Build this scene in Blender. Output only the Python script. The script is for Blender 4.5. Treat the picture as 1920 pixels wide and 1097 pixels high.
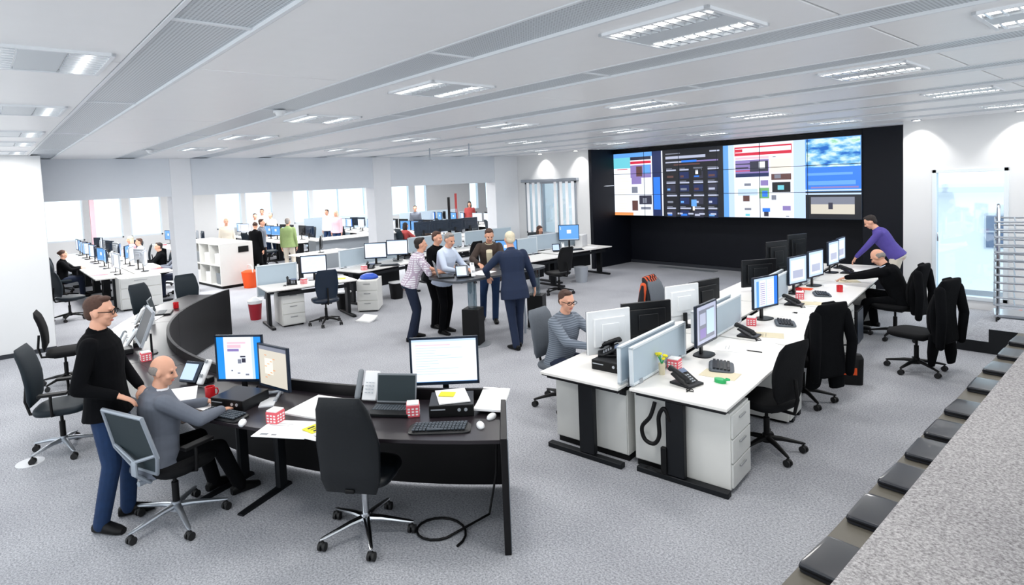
import bpy, math, random
from mathutils import Vector, Matrix
R = math.radians
random.seed(7)
for o in list(bpy.data.objects): bpy.data.objects.remove(o)
scene = bpy.context.scene
COL = scene.collection

# ------------------------------------------------------------------ camera
cd = bpy.data.cameras.new('camera'); cam = bpy.data.objects.new('camera', cd); COL.objects.link(cam)
cam.matrix_world = Matrix(((0.64184, -0.01903, 0.7666, 0.0), (0.76561, 0.07231, -0.63922, 0.0),
                           (-0.04327, 0.9972, 0.06099, 2.5), (0, 0, 0, 1)))
cd.sensor_fit = 'HORIZONTAL'; cd.sensor_width = 36; cd.lens = 20.905
cd.shift_x = 0.03439; cd.shift_y = -0.07176; cd.clip_end = 200
scene.camera = cam
# ------------------------------------------------------------------ world, lights, exposure
w = bpy.data.worlds.new('world'); scene.world = w; w.use_nodes = True
w.node_tree.nodes['Background'].inputs[0].default_value = (0.9, 0.96, 1.0, 1)
w.node_tree.nodes['Background'].inputs[1].default_value = 1.35
vs = scene.view_settings
vs.view_transform = 'Standard'; vs.look = 'None'; vs.gamma = 1; vs.exposure = 0.66
try: vs.use_curve_mapping = False
except Exception: pass
cy = scene.cycles
cy.use_denoising = True
cy.max_bounces = 6; cy.diffuse_bounces = 4; cy.glossy_bounces = 3; cy.transmission_bounces = 4; cy.transparent_max_bounces = 8
cy.sample_clamp_indirect = 4

def area_light(name, loc, size, power, color=(1, 1, 1), rot=(0, 0, 0), sizey=None, parent=None):
    l = bpy.data.lights.new(name, 'AREA'); l.energy = power; l.color = color; l.size = size
    if sizey: l.shape = 'RECTANGLE'; l.size_y = sizey
    o = bpy.data.objects.new(name, l); COL.objects.link(o); o.location = loc; o.rotation_euler = rot
    if parent: o.parent = parent
    return o

# ------------------------------------------------------------------ materials
MATS = {}
def s2l(c): return tuple(((x / 255) / 12.92 if x / 255 <= .04045 else ((x / 255 + .055) / 1.055) ** 2.4) for x in c)
def mat(name, rgb=(200, 200, 200), rough=.5, metal=0., emit=0., spec=.5, noise=0., scale=8., bump=0., coat=0.):
    if name in MATS: return MATS[name]
    m = bpy.data.materials.new(name); m.use_nodes = True
    nt = m.node_tree; b = nt.nodes['Principled BSDF']; c = (*s2l(rgb), 1)
    b.inputs['Base Color'].default_value = c
    b.inputs['Roughness'].default_value = rough; b.inputs['Metallic'].default_value = metal
    b.inputs['Specular IOR Level'].default_value = spec
    if coat: b.inputs['Coat Weight'].default_value = coat
    if emit:
        b.inputs['Base Color'].default_value = (.012, .013, .016, 1)
        b.inputs['Emission Color'].default_value = c; b.inputs['Emission Strength'].default_value = emit
    else:
        tc = nt.nodes.new('ShaderNodeTexCoord'); n = nt.nodes.new('ShaderNodeTexNoise')
        n.inputs['Scale'].default_value = scale; n.inputs['Detail'].default_value = 4
        nt.links.new(tc.outputs['Object'], n.inputs['Vector'])
        mx = nt.nodes.new('ShaderNodeMix'); mx.data_type = 'RGBA'
        k = max(noise, .02)
        mx.inputs[6].default_value = (*[v * (1 - k) for v in c[:3]], 1)
        mx.inputs[7].default_value = (*[min(1, v * (1 + k)) for v in c[:3]], 1)
        nt.links.new(n.outputs['Fac'], mx.inputs[0]); nt.links.new(mx.outputs[2], b.inputs['Base Color'])
        if bump:
            bp = nt.nodes.new('ShaderNodeBump'); bp.inputs['Strength'].default_value = bump; bp.inputs['Distance'].default_value = .01
            nt.links.new(n.outputs['Fac'], bp.inputs['Height']); nt.links.new(bp.outputs[0], b.inputs['Normal'])
    MATS[name] = m
    return m

def carpet(name, dark, light, sc=55.):
    m = mat(name, light, .95, spec=.15); nt = m.node_tree; b = nt.nodes['Principled BSDF']
    tc = nt.nodes.new('ShaderNodeTexCoord'); n1 = nt.nodes.new('ShaderNodeTexNoise'); n2 = nt.nodes.new('ShaderNodeTexNoise')
    n1.inputs['Scale'].default_value = sc; n1.inputs['Detail'].default_value = 6; n1.inputs['Roughness'].default_value = .8
    n2.inputs['Scale'].default_value = .9; n2.inputs['Detail'].default_value = 5
    for n in (n1, n2): nt.links.new(tc.outputs['Object'], n.inputs['Vector'])
    r = nt.nodes.new('ShaderNodeValToRGB'); r.color_ramp.elements[0].position = .36; r.color_ramp.elements[1].position = .64
    r.color_ramp.elements[0].color = (*s2l(dark), 1); r.color_ramp.elements[1].color = (*s2l(light), 1)
    nt.links.new(n1.outputs['Fac'], r.inputs[0])
    mx = nt.nodes.new('ShaderNodeMix'); mx.data_type = 'RGBA'; mx.blend_type = 'MULTIPLY'; mx.inputs[0].default_value = .5
    r2 = nt.nodes.new('ShaderNodeValToRGB'); r2.color_ramp.elements[0].position = .35; r2.color_ramp.elements[0].color = (.7, .7, .72, 1); r2.color_ramp.elements[1].position = .6
    nt.links.new(n2.outputs['Fac'], r2.inputs[0]); nt.links.new(r.outputs[0], mx.inputs[6]); nt.links.new(r2.outputs[0], mx.inputs[7])
    nt.links.new(mx.outputs[2], b.inputs['Base Color'])
    bp = nt.nodes.new('ShaderNodeBump'); bp.inputs['Strength'].default_value = .4; bp.inputs['Distance'].default_value = .01
    nt.links.new(n1.outputs['Fac'], bp.inputs['Height']); nt.links.new(bp.outputs[0], b.inputs['Normal'])
    return m

def perforated(name, rgb, hole):
    m = mat(name, rgb, .4, .2); nt = m.node_tree; b = nt.nodes['Principled BSDF']
    tc = nt.nodes.new('ShaderNodeTexCoord'); vo = nt.nodes.new('ShaderNodeTexVoronoi')
    vo.inputs['Scale'].default_value = 55; vo.inputs['Randomness'].default_value = 0
    nt.links.new(tc.outputs['Object'], vo.inputs['Vector'])
    r = nt.nodes.new('ShaderNodeValToRGB'); r.color_ramp.interpolation = 'CONSTANT'
    r.color_ramp.elements[0].color = (*s2l(hole), 1); r.color_ramp.elements[1].position = .3; r.color_ramp.elements[1].color = (*s2l(rgb), 1)
    nt.links.new(vo.outputs['Distance'], r.inputs[0]); nt.links.new(r.outputs[0], b.inputs['Base Color'])
    return m

def banded(name, c1, c2, scale, axis='Z', rough=.9, thr=.5, grid=None):
    """woven stripes / checks in object space"""
    m = mat(name, c1, rough); nt = m.node_tree; b = nt.nodes['Principled BSDF']
    tc = nt.nodes.new('ShaderNodeTexCoord'); prev = None
    for ax in ([axis] + ([grid] if grid else [])):
        wv = nt.nodes.new('ShaderNodeTexWave'); wv.bands_direction = ax; wv.inputs['Scale'].default_value = scale; wv.inputs['Distortion'].default_value = .3
        nt.links.new(tc.outputs['Object'], wv.inputs['Vector'])
        r = nt.nodes.new('ShaderNodeValToRGB'); r.color_ramp.elements[0].position = thr; r.color_ramp.elements[1].position = thr + .1
        nt.links.new(wv.outputs['Fac'], r.inputs[0])
        if prev is None: prev = r.outputs[0]
        else:
            mm = nt.nodes.new('ShaderNodeMath'); mm.operation = 'MAXIMUM'; nt.links.new(prev, mm.inputs[0]); nt.links.new(r.outputs[0], mm.inputs[1]); prev = mm.outputs[0]
    mx = nt.nodes.new('ShaderNodeMix'); mx.data_type = 'RGBA'
    mx.inputs[6].default_value = (*s2l(c1), 1); mx.inputs[7].default_value = (*s2l(c2), 1)
    nt.links.new(prev, mx.inputs[0]); nt.links.new(mx.outputs[2], b.inputs['Base Color'])
    return m

def glassy(name, tint=(235, 245, 250), alpha=.12):
    m = bpy.data.materials.new(name); m.use_nodes = True; nt = m.node_tree
    out = nt.nodes['Material Output']; nt.nodes.remove(nt.nodes['Principled BSDF'])
    t = nt.nodes.new('ShaderNodeBsdfTransparent'); g = nt.nodes.new('ShaderNodeBsdfGlossy'); mx = nt.nodes.new('ShaderNodeMixShader')
    t.inputs[0].default_value = (*s2l(tint), 1); g.inputs['Roughness'].default_value = .03; mx.inputs[0].default_value = alpha
    nt.links.new(t.outputs[0], mx.inputs[1]); nt.links.new(g.outputs[0], mx.inputs[2]); nt.links.new(mx.outputs[0], out.inputs[0])
    MATS[name] = m
    return m

def scr(name, rgb, e=1.0): return mat('screen_' + name, rgb, .3, emit=e * .8)

# ------------------------------------------------------------------ mesh builder
class MB:
    def __init__(s): s.v = []; s.f = []; s.m = []; s.T = Matrix()
    def add(s, vs, fs, mi=0):
        n = len(s.v); s.v += [tuple(s.T @ Vector(p)) for p in vs]
        for f in fs: s.f.append([i + n for i in f]); s.m.append(mi)
        return s
    def box(s, c, d, rz=0, mi=0, M=None):
        x, y, z = d[0] / 2, d[1] / 2, d[2] / 2
        vs = [Vector((a, b, e)) for a in (-x, x) for b in (-y, y) for e in (-z, z)]
        A = Matrix.Translation(c) @ (M if M else Matrix.Rotation(rz, 4, 'Z'))
        return s.add([A @ p for p in vs], [(0, 1, 3, 2), (4, 6, 7, 5), (0, 4, 5, 1), (2, 3, 7, 6), (0, 2, 6, 4), (1, 5, 7, 3)], mi)
    def span(s, a, b, mi=0):
        return s.box([(a[i] + b[i]) / 2 for i in range(3)], [abs(b[i] - a[i]) for i in range(3)], 0, mi)
    def loft(s, rings, n=14, mi=0, p=2., cap=True):
        """rings: (centre, U, V) ellipses or superellipses (p>2 is squarer)"""
        vs = []; k = len(rings)
        for c, U, V in rings:
            c, U, V = Vector(c), Vector(U), Vector(V)
            for i in range(n):
                t = 2 * math.pi * i / n; ct, st = math.cos(t), math.sin(t)
                a = math.copysign(abs(ct) ** (2 / p), ct); b = math.copysign(abs(st) ** (2 / p), st)
                vs.append(c + U * a + V * b)
        fs = [(j * n + i, j * n + (i + 1) % n, (j + 1) * n + (i + 1) % n, (j + 1) * n + i) for j in range(k - 1) for i in range(n)]
        if cap: fs += [tuple(reversed(range(n))), tuple(range((k - 1) * n, k * n))]
        return s.add(vs, fs, mi)
    def cap(s, a, b, ra, rb, n=12, mi=0, fl=1., side=None):
        """tapered rod with rounded ends"""
        a, b = Vector(a), Vector(b); d = (b - a); L = d.length
        if L < 1e-6: d = Vector((0, 0, 1)); L = 1e-6
        d = d / L; u = Vector(side) if side is not None else d.orthogonal()
        u = (u - d * u.dot(d)).normalized(); v = d.cross(u)
        rg = []
        for t in (-1, -.85, -.5, 0):
            k = math.sqrt(max(0, 1 - t * t)); rg.append((a + d * ra * t, u * ra * max(k, .02), v * ra * max(k, .02) * fl))
        for t in (0, .5, .85, 1):
            k = math.sqrt(max(0, 1 - t * t)); rg.append((b + d * rb * t, u * rb * max(k, .02), v * rb * max(k, .02) * fl))
        return s.loft(rg, n, mi)
    def rod(s, a, b, r, r2=None, n=12, mi=0):
        a, b = Vector(a), Vector(b); d = (b - a).normalized(); u = d.orthogonal().normalized(); v = d.cross(u)
        r2 = r if r2 is None else r2
        return s.loft([(a, u * r, v * r), (b, u * r2, v * r2)], n, mi)
    def tube(s, pts, r, n=8, mi=0):
        pts = [Vector(p) for p in pts]; rg = []; u = None
        for i, p in enumerate(pts):
            d = (pts[min(i + 1, len(pts) - 1)] - pts[max(i - 1, 0)]).normalized()
            u = d.orthogonal().normalized() if u is None else (u - d * u.dot(d)).normalized()
            rg.append((p, u * r, d.cross(u) * r))
        return s.loft(rg, n, mi)
    def ell(s, c, r, M=None, n=14, k=9, mi=0):
        M = M or Matrix(); M = M.to_3x3(); c = Vector(c); rg = []
        for j in range(k):
            t = math.pi * j / (k - 1); z = -math.cos(t); q = max(math.sin(t), .02)
            rg.append((c + M @ Vector((0, 0, z * r[2])), M @ Vector((r[0] * q, 0, 0)), M @ Vector((0, r[1] * q, 0))))
        return s.loft(rg, n, mi)
    def quad(s, pts, mi=0): return s.add(pts, [tuple(range(len(pts)))], mi)
    def prism(s, poly, z0, z1, mi=0):
        n = len(poly)
        return s.add([(x, y, z0) for x, y in poly] + [(x, y, z1) for x, y in poly],
                     [tuple(reversed(range(n))), tuple(range(n, 2 * n))] + [(i, (i + 1) % n, n + (i + 1) % n, n + i) for i in range(n)], mi)
    def build(s, name, mats, parent=None, bevel=0, remesh=0, smooth=0, ang=35, seg=2, loc=None):
        me = bpy.data.meshes.new(name); me.from_pydata(s.v, [], s.f)
        if not isinstance(mats, (list, tuple)): mats = [mats]
        for m in mats: me.materials.append(MATS[m] if isinstance(m, str) else m)
        me.polygons.foreach_set('material_index', s.m)
        me.polygons.foreach_set('use_smooth', [True] * len(s.f))
        me.validate(); me.update()
        if not remesh: me.set_sharp_from_angle(angle=R(ang))
        o = bpy.data.objects.new(name, me); COL.objects.link(o)
        if loc: o.location = loc
        if parent: o.parent = parent
        if bevel:
            b = o.modifiers.new('bevel', 'BEVEL'); b.width = bevel; b.segments = seg; b.limit_method = 'ANGLE'
        if remesh:
            r = o.modifiers.new('blend', 'REMESH'); r.mode = 'VOXEL'; r.voxel_size = remesh; r.use_smooth_shade = True
            if smooth:
                q = o.modifiers.new('soft', 'SMOOTH'); q.factor = .5; q.iterations = smooth
        return o

def thing(name, label, cat, loc=(0, 0, 0), rz=0, group=None):
    o = bpy.data.objects.new(name, None); COL.objects.link(o); o.empty_display_size = .1
    o.location = loc; o.rotation_euler = (0, 0, rz); o['label'] = label; o['category'] = cat
    if group: o['group'] = group
    return o
def tag(o, label, cat, group=None, kind=None):
    o['label'] = label; o['category'] = cat
    if group: o['group'] = group
    if kind: o['kind'] = kind
    return o
def struct(o): o['kind'] = 'structure'; return o
KIDS = {}
def dup(root, loc, rz, label, group=None):
    if root.name not in KIDS: KIDS[root.name] = [(c, list(c.children)) for c in root.children]
    r = root.copy(); COL.objects.link(r); r.location = loc; r.rotation_euler = (0, 0, rz); r['label'] = label
    if group: r['group'] = group
    elif 'group' in r: del r['group']
    for ch, sub in KIDS[root.name]:
        c = ch.copy(); COL.objects.link(c); c.parent = r
        for g in sub:
            d = g.copy(); COL.objects.link(d); d.parent = c
    return r
PROTO = {}
def place(key, maker, loc, rz, label, group=None):
    """first call builds the thing, later calls copy it with its parts"""
    if key not in PROTO:
        o = maker(); PROTO[key] = o; o.location = loc; o.rotation_euler = (0, 0, rz); o['label'] = label
        if group: o['group'] = group
        bpy.context.view_layer.update()
        return o
    return dup(PROTO[key], loc, rz, label, group)
# ------------------------------------------------------------------ shared materials
carpet('floor_carpet', (122, 124, 130), (206, 208, 214), 70)
carpet('stage_carpet', (112, 109, 110), (206, 203, 203), 75)
mat('wall_white', (222, 223, 224), .7, noise=.01, scale=2)
mat('header_paint', (216, 221, 228), .6, noise=.01)
mat('pillar_paint', (228, 230, 234), .6)
mat('ceiling_metal', (240, 240, 241), .38, .0, spec=.5)
mat('ceiling_trim', (225, 228, 232), .4)
perforated('ceiling_perforated', (206, 212, 217), (146, 152, 158))
mat('black_wall', (7, 11, 22), .55, spec=.25)
mat('black', (9, 9, 11), .5, spec=.25)
mat('soft_black', (10, 11, 14), .85, spec=.2, noise=.15, scale=60, bump=.2)
mat('black_leather', (9, 14, 19), .42, spec=.4, noise=.1, scale=40, bump=.15)
mat('teal_black', (20, 31, 39), .6, spec=.3)
mat('chair_grey', (92, 98, 106), .85, noise=.1, scale=50, bump=.2)
mat('mesh_fabric', (24, 40, 46), .7)
mat('chrome', (205, 208, 212), .18, 1)
mat('satin_metal', (172, 178, 186), .35, .8)
mat('frame_grey', (150, 158, 168), .45, .3)
mat('rubber', (16, 16, 18), .6)
mat('desk_dark', (34, 29, 34), .32, noise=.12, scale=14)
mat('desk_edge', (30, 27, 30), .4)
mat('lip_black', (11, 10, 13), .45, spec=.3)
mat('desk_white', (236, 234, 230), .35)
mat('desk_under', (38, 42, 50), .5)
mat('leg_black', (14, 17, 22), .5, spec=.3)
mat('cabinet', (226, 226, 222), .5)
mat('cabinet_side', (216, 217, 214), .5)
mat('handle_grey', (160, 162, 164), .4, .4)
mat('partition', (176, 192, 204), .55, noise=.02)
mat('partition_frame', (222, 230, 236), .4, .2)
mat('plastic_black', (12, 14, 18), .4, spec=.35)
mat('plastic_navy', (8, 28, 48), .35)
mat('plastic_grey', (120, 126, 132), .4)
mat('bar_top', (66, 70, 76), .3)
mat('plastic_silver', (178, 184, 192), .35, .4)
mat('plastic_white', (228, 230, 232), .35)
mat('key_grey', (70, 78, 86), .5)
mat('paper', (240, 240, 240), .8)
mat('paper_grey', (216, 218, 222), .8)
mat('yellow', (236, 222, 40), .7)
mat('red', (198, 24, 34), .35)
mat('pink_red', (224, 92, 104), .6)
mat('dark_red', (150, 14, 36), .5)
mat('orange', (238, 84, 20), .5)
mat('green', (34, 170, 96), .4)
mat('blue_bag', (40, 84, 190), .5)
mat('beige', (214, 204, 176), .7)
mat('wood_step', (96, 92, 82), .5)
mat('cushion', (22, 26, 36), .3, noise=.04, scale=30, coat=.2)
mat('skin', (214, 160, 134), .55, noise=.04, scale=20)
mat('skin_tan', (196, 140, 114), .55, noise=.04, scale=20)
mat('lips', (178, 100, 92), .5)
mat('eye', (30, 26, 26), .3)
mat('hair_brown', (70, 46, 36), .8, noise=.3, scale=60, bump=.6)
mat('hair_dark', (36, 28, 26), .8, noise=.3, scale=60, bump=.6)
mat('hair_grey', (132, 126, 122), .8, noise=.25, scale=60, bump=.6)
mat('hair_blond', (206, 196, 172), .8, noise=.2, scale=60, bump=.6)
mat('denim', (14, 44, 82), .9, noise=.25, scale=25, bump=.2)
mat('denim_dark', (12, 26, 50), .9, noise=.2, scale=25)
mat('cloth_black', (10, 11, 14), .95, spec=.1, noise=.2, scale=18, bump=.3)
mat('cloth_navy', (10, 30, 60), .8, noise=.15, scale=12)
mat('cloth_grey', (98, 104, 116), .85, noise=.08, scale=30)
mat('cloth_brown', (58, 46, 40), .85, noise=.15, scale=30)
mat('cloth_lightblue', (196, 208, 228), .8, noise=.03)
mat('cloth_white', (228, 228, 232), .8)
mat('cloth_green', (128, 148, 96), .85, noise=.1, scale=20)
mat('cloth_purple', (74, 62, 142), .8, noise=.15, scale=12)
mat('cloth_cream', (206, 198, 184), .8)
mat('cloth_red', (160, 60, 60), .8)
mat('cloth_pink', (226, 180, 190), .8)
banded('shirt_stripes', (226, 224, 230), (176, 160, 178), 9, 'Z', thr=.62, grid='X')
banded('jumper_stripes', (120, 130, 142), (92, 100, 112), 14, 'Z')
banded('jacket_stripes', (26, 24, 28), (206, 84, 44), 5, 'X', thr=.6)
glassy('glass'); glassy('glass_column', (190, 205, 212), .25)
mat('tube_light', (255, 253, 246), .4, emit=5)
mat('louvre', (228, 232, 236), .22, .6)
mat('facade', (246, 247, 248), .8); mat('facade_grey', (206, 212, 222), .8); mat('pane_grey', (110, 124, 150), .3)
mat('blind', (250, 250, 252), .8)

# ------------------------------------------------------------------ setting
CZ = 3.26            # ceiling height
XH = -13.3           # line of pillars and header towards the back office
YW = 12.8            # white end wall
mb = MB().span((-27, -3, -.2), (3, 14.7, 0)); mb.span((-27, 14.7, -.2), (XH, 26, 0)); struct(mb.build('floor', 'floor_carpet'))
# ceiling: painted metal planks with perforated strips between them
pl = MB(); tr = MB(); pf = MB(); seams = [-1.14 - 2.72 * k for k in range(-2, 10)]
def zones(y):      # the ceiling covers the hall, the screen recess and the back office, not the yard
    return [(-27, 3)] if y < YW - .4 else ([(-27, XH), (-10.5, -3.2)] if y < 14.2 else [(-27, XH)])
for y0 in [.68 + 1.36 * k for k in range(-3, 18)]:
    ya, yb = y0 + .38, y0 + 1.36
    for za, zb in zones(ya):
        for i in range(len(seams) - 1):
            xa, xb = max(seams[i + 1], za), min(seams[i], zb)
            if xb - xa > .05: pl.span((xa + .006, ya + .012, CZ), (xb - .006, yb - .012, CZ + .03))
    for za, zb in zones(y0):
        tr.span((za, ya - .012, CZ - .004), (zb, ya + .008, CZ + .05)); tr.span((za, yb - .008, CZ - .004), (zb, yb + .012, CZ + .05))
        pf.span((za, y0, CZ + .014), (zb, ya, CZ + .03))
        for k in range(12):
            x = -2.86 + 2.72 * (1 - k)
            if za < x < zb: pf.span((x - .012, y0, CZ + .006), (x + .012, ya, CZ + .02), mi=1)
struct(pl.build('ceiling', 'ceiling_metal', bevel=.004, seg=1))
struct(tr.build('trim_1', 'ceiling_trim'))
struct(pf.build('trim_2', ['ceiling_perforated', 'ceiling_trim']))
sl = MB().span((-27, -3, CZ + .06), (3, YW + .2, CZ + .25)); sl.span((-27, YW + .2, CZ + .06), (XH, 26, CZ + .25)); sl.span((-10.6, YW + .2, CZ + .06), (-3.1, 14.8, CZ + .25))
struct(sl.build('trim_3', 'header_paint'))
# left white wall block
struct(MB().span((-13.6, -3, 0), (-12.15, .83, CZ)).build('wall_left', 'wall_white', bevel=.01))
struct(MB().span((-12.15, -3, 0), (-12.13, .83, .07)).build('baseboard_left', 'desk_under'))
# header over the openings and pillars
struct(MB().span((XH - .35, .83, 2.49), (XH, YW + .1, CZ)).build('wall_header', 'header_paint'))
for i, (a, b) in enumerate(((3.02, 3.42), (7.72, 8.24), (11.85, YW))):
    struct(MB().span((XH - .4, a, 0), (XH + .02, b, CZ)).build('trim_%d' % (4 + i), 'pillar_paint', bevel=.01))
# white end wall with a glazed opening, left of the black recess
def wall_with_hole(name, axis, at, th, lo, hi, zt, holes, m):
    """wall along axis; holes = (a, b, z0, z1)"""
    mb = MB(); cur = lo
    def sp(a, b, z0, z1):
        if b - a > .001 and z1 - z0 > .001:
            if axis == 'x': mb.span((a, at, z0), (b, at + th, z1))
            else: mb.span((at - th, a, z0), (at, b, z1))
    for a, b, z0, z1 in sorted(holes):
        sp(cur, a, 0, zt); sp(a, b, 0, z0); sp(a, b, z1, zt); cur = b
    sp(cur, hi, 0, zt)
    return struct(mb.build(name, m))
WX0, WX1 = -12.95, -10.95
wall_with_hole('wall_end_left', 'x', YW, .2, XH, -10.5, CZ, [(WX0, WX1, .9, 2.44)], 'wall_white')
DX0, DX1 = -2.87, -1.86
wall_with_hole('wall_end_right', 'x', YW, .2, -3.3, 3, CZ, [(DX0, DX1, .15, 2.38), (-1.62, -.6, .15, 2.38)], 'wall_white')
struct(MB().span((-10.5, YW, 0), (-10.4, 14.6, CZ)).build('wall_recess_side', 'black_wall'))
struct(MB().span((-10.5, 14.5, 0), (-3.2, 14.7, CZ)).build('wall_back', 'black_wall'))
struct(MB().span((-4.26, 13.8, 0), (-3.2, 14.5, CZ)).build('wall_recess_right', 'black_wall', bevel=.01))
struct(MB().span((-10.4, 14.46, 0), (-4.3, 14.5, .08)).build('baseboard_back', 'desk_under'))
# ventilation grille in the floor in front of the black wall
tag(MB().span((-9.2, 13.95, 0), (-7.6, 14.2, .01)).build('floor_grille', 'plastic_grey'), 'flat dark grille in the carpet below the video wall', 'vent')
# windows and doors in the end wall
def glazing(name, x0, x1, z0, z1, nv=1, handle=False, y=YW):
    e = thing(name, '', '', (0, 0, 0)); del e['label']; del e['category']; struct(e)
    f = MB(); t = .06
    f.span((x0, y - .03, z0), (x0 + t, y + .12, z1)); f.span((x1 - t, y - .03, z0), (x1, y + .12, z1))
    f.span((x0, y - .03, z1 - t), (x1, y + .12, z1)); f.span((x0, y - .03, z0), (x1, y + .12, z0 + t))
    for i in range(1, nv):
        x = x0 + (x1 - x0) * i / nv; f.span((x - t / 2, y - .02, z0), (x + t / 2, y + .1, z1))
    f.build('frame', 'satin_metal' if not handle else 'partition_frame', e, bevel=.004)
    MB().span((x0 + t, y + .04, z0 + t), (x1 - t, y + .05, z1 - t)).build('pane', 'glass', e)
    if handle:
        h = MB().cap((x0 + .09, y - .06, 1.15), (x0 + .09, y - .06, 1.28), .012, .012); h.rod((x0 + .09, y - .06, 1.2), (x0 + .09, y, 1.2), .01)
        h.build('handle', 'chrome', e)
    return e
glazing('window_1', WX0, WX1, .9, 2.44, 3)
glazing('door_1', DX0, DX1, .15, 2.38, 1, True)
glazing('door_2', -1.62, -.6, .15, 2.38, 1, True)
# roller blind cassette above window_1
tag(MB().span((WX0 - .1, YW - .12, 2.44), (WX1 + .1, YW, 2.52)).build('blind_cassette', 'satin_metal', bevel=.01), 'slim grey blind cassette above the window beside the black wall', 'blind')
bl = MB(); 
for i in range(9):
    x = WX0 + .15 + i * .22
    if i in (3, 4): continue
    bl.box((x, YW - .06, 1.68), (.085, .006, 1.5), R(28))
o = bl.build('vertical_blind', 'blind'); tag(o, 'white vertical slat blind hanging in the window beside the black wall', 'blind')
# the back office shell: far wall with windows, seen through the openings
holes = []
y = 2.0
spec = [(1.7, 2.9), (3.15, 4.15), (4.4, 5.5), (7.55, 8.6), (8.75, 9.95), (10.9, 11.7), (11.85, 13.2), (13.6, 14.6), (15.9, 17.2), (17.5, 18.3), (21.2, 21.9), (22.4, 23.1), (23.5, 24.3)]
holes = [(a, b, 1.0, 2.75) for a, b in spec]
wall_with_hole('wall_far', 'y', -26, .25, -3, 26, CZ, holes, 'wall_white')
for i, (a, b) in enumerate(spec):
    e = bpy.data.objects.new('window_%d' % (i + 2), None); COL.objects.link(e); struct(e)
    f = MB(); t = .05
    f.span((-26.1, a, 1), (-26, a + t, 2.75)); f.span((-26.1, b - t, 1), (-26, b, 2.75)); f.span((-26.1, a, 1), (-26, b, 1.05)); f.span((-26.1, a, 2.7), (-26, b, 2.75))
    f.build('frame', 'partition_frame', e); MB().span((-26.08, a + t, 1.05), (-26.07, b - t, 2.7)).build('pane', 'glass', e)
struct(MB().span((-26, 24.5, 0), (XH - .4, 24.7, CZ)).build('wall_far_right', 'wall_white'))
struct(MB().span((-26, -3.2, 0), (-13.6, -3, CZ)).build('wall_far_left', 'wall_white'))
struct(MB().span((-13.5, YW + .2, 0), (-13.3, 24.5, CZ)).build('wall_office_side', 'wall_white'))
# stage on the right, with a step that carries seat cushions
struct(MB().span((-.88, -3, 0), (3, 9.4, .85)).build('floor_stage', 'stage_carpet'))
struct(MB().span((-1.27, -3, 0), (-.88, 9.4, .43)).build('floor_step', 'wood_step', bevel=.008))
# low platform in front of the door
struct(MB().span((-1.95, 9.9, 0), (3, YW, .15)).build('floor_platform', 'floor_carpet'))
struct(MB().span((-1.95, 9.885, 0), (-1.27, 9.9, .15)).build('trim_7', 'leg_black'))
struct(MB().span((-1.62, 9.9, .15), (-.6, 10.7, .32)).build('floor_platform_step', 'floor_carpet'))
struct(MB().span((-1.62, 9.885, .15), (-.88, 9.9, .32)).build('trim_8', 'leg_black'))
def cushion():
    t = thing('seat_cushion', '', 'cushion')
    rg = []
    for z, k in ((.0, .97), (.006, 1), (.038, 1), (.048, .97), (.05, .9)):
        rg.append(((0, 0, z), (.185 * k, 0, 0), (0, .182 * k, 0)))
    MB().loft(rg, 36, p=14).build('padding', 'cushion', t, ang=18)
    MB().loft([((0, 0, .020), (.188, 0, 0), (0, .185, 0)), ((0, 0, .028), (.188, 0, 0), (0, .185, 0))], 36, p=14).build('piping', 'black', t)
    return t
cys = [2.66, 3.27, 3.92, 4.49, 5.04, 5.52, 6.12, 6.88, 7.55, 8.2, 8.85]
ord_ = ['nearest', 'second nearest', 'third nearest', 'fourth nearest', 'fifth nearest', 'middle', 'sixth from the nearest', 'seventh from the nearest', 'third from the far end', 'second from the far end', 'farthest']
for i, yy in enumerate(cys):
    place('cushion', cushion, (-1.065, yy, .43), R(random.uniform(-3, 3)), '%s flat black seat cushion on the step beside the carpeted stage' % ord_[i], 'seat cushions on the step')
# buildings outside the door
b = thing('neighbouring_building', 'pale building across the yard seen through the glass door', 'building', (-4.3, 21, 0))
MB().span((-2.5, 0, -3), (9, 3, 1.7)).build('facade', 'facade', b)
MB().span((-2.6, -.35, 1.65), (9.1, 3, 1.8)).build('eaves', 'facade_grey', b)
for k, x in enumerate((.75, 3.6)):
    wn = MB().span((x, -.05, .1), (x + 1.5, 0, 1.05)).build('window', 'facade_grey', b)
    mu = MB()
    for q in range(6): mu.span((x + .05 + q * .24, -.07, .14), (x + .25 + q * .24, -.05, .55)); mu.span((x + .05 + q * .24, -.07, .6), (x + .25 + q * .24, -.05, 1.0))
    mu.build('pane', 'pane_grey', wn)
# ceiling light fixtures
def ceiling_light():
    t = thing('ceiling_light', '', 'ceiling light')
    f = MB(); s = .31
    for a, bb in (((-s, -s), (s, -s + .02)), ((-s, s - .02), (s, s)), ((-s, -s), (-s + .02, s)), ((s - .02, -s), (s, s))):
        f.span((*a, -.012), (*bb, .01))
    f.build('frame', 'ceiling_trim', t)
    MB().span((-s + .02, -.1, -.008), (s - .02, .1, .004)).build('centre_panel', 'ceiling_perforated', t)
    for sy in (-.2, .2):
        lv = MB()
        lv.quad([(-s + .02, sy - .09, .002), (s - .02, sy - .09, .002), (s - .02, sy - .04, .012), (-s + .02, sy - .04, .012)])
        lv.quad([(-s + .02, sy + .04, .012), (s - .02, sy + .04, .012), (s - .02, sy + .09, .002), (-s + .02, sy + .09, .002)])
        for i in range(9):
            x = -s + .05 + i * (2 * s - .1) / 8; lv.box((x, sy, -.004), (.012, .18, .018))
        l = lv.build('louvre', 'louvre', t)
        MB().rod((-s + .03, sy, .006), (s - .03, sy, .006), .012).build('tube', 'tube_light', l)
    return t
LG = 'ceiling lights of the newsroom'
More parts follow.
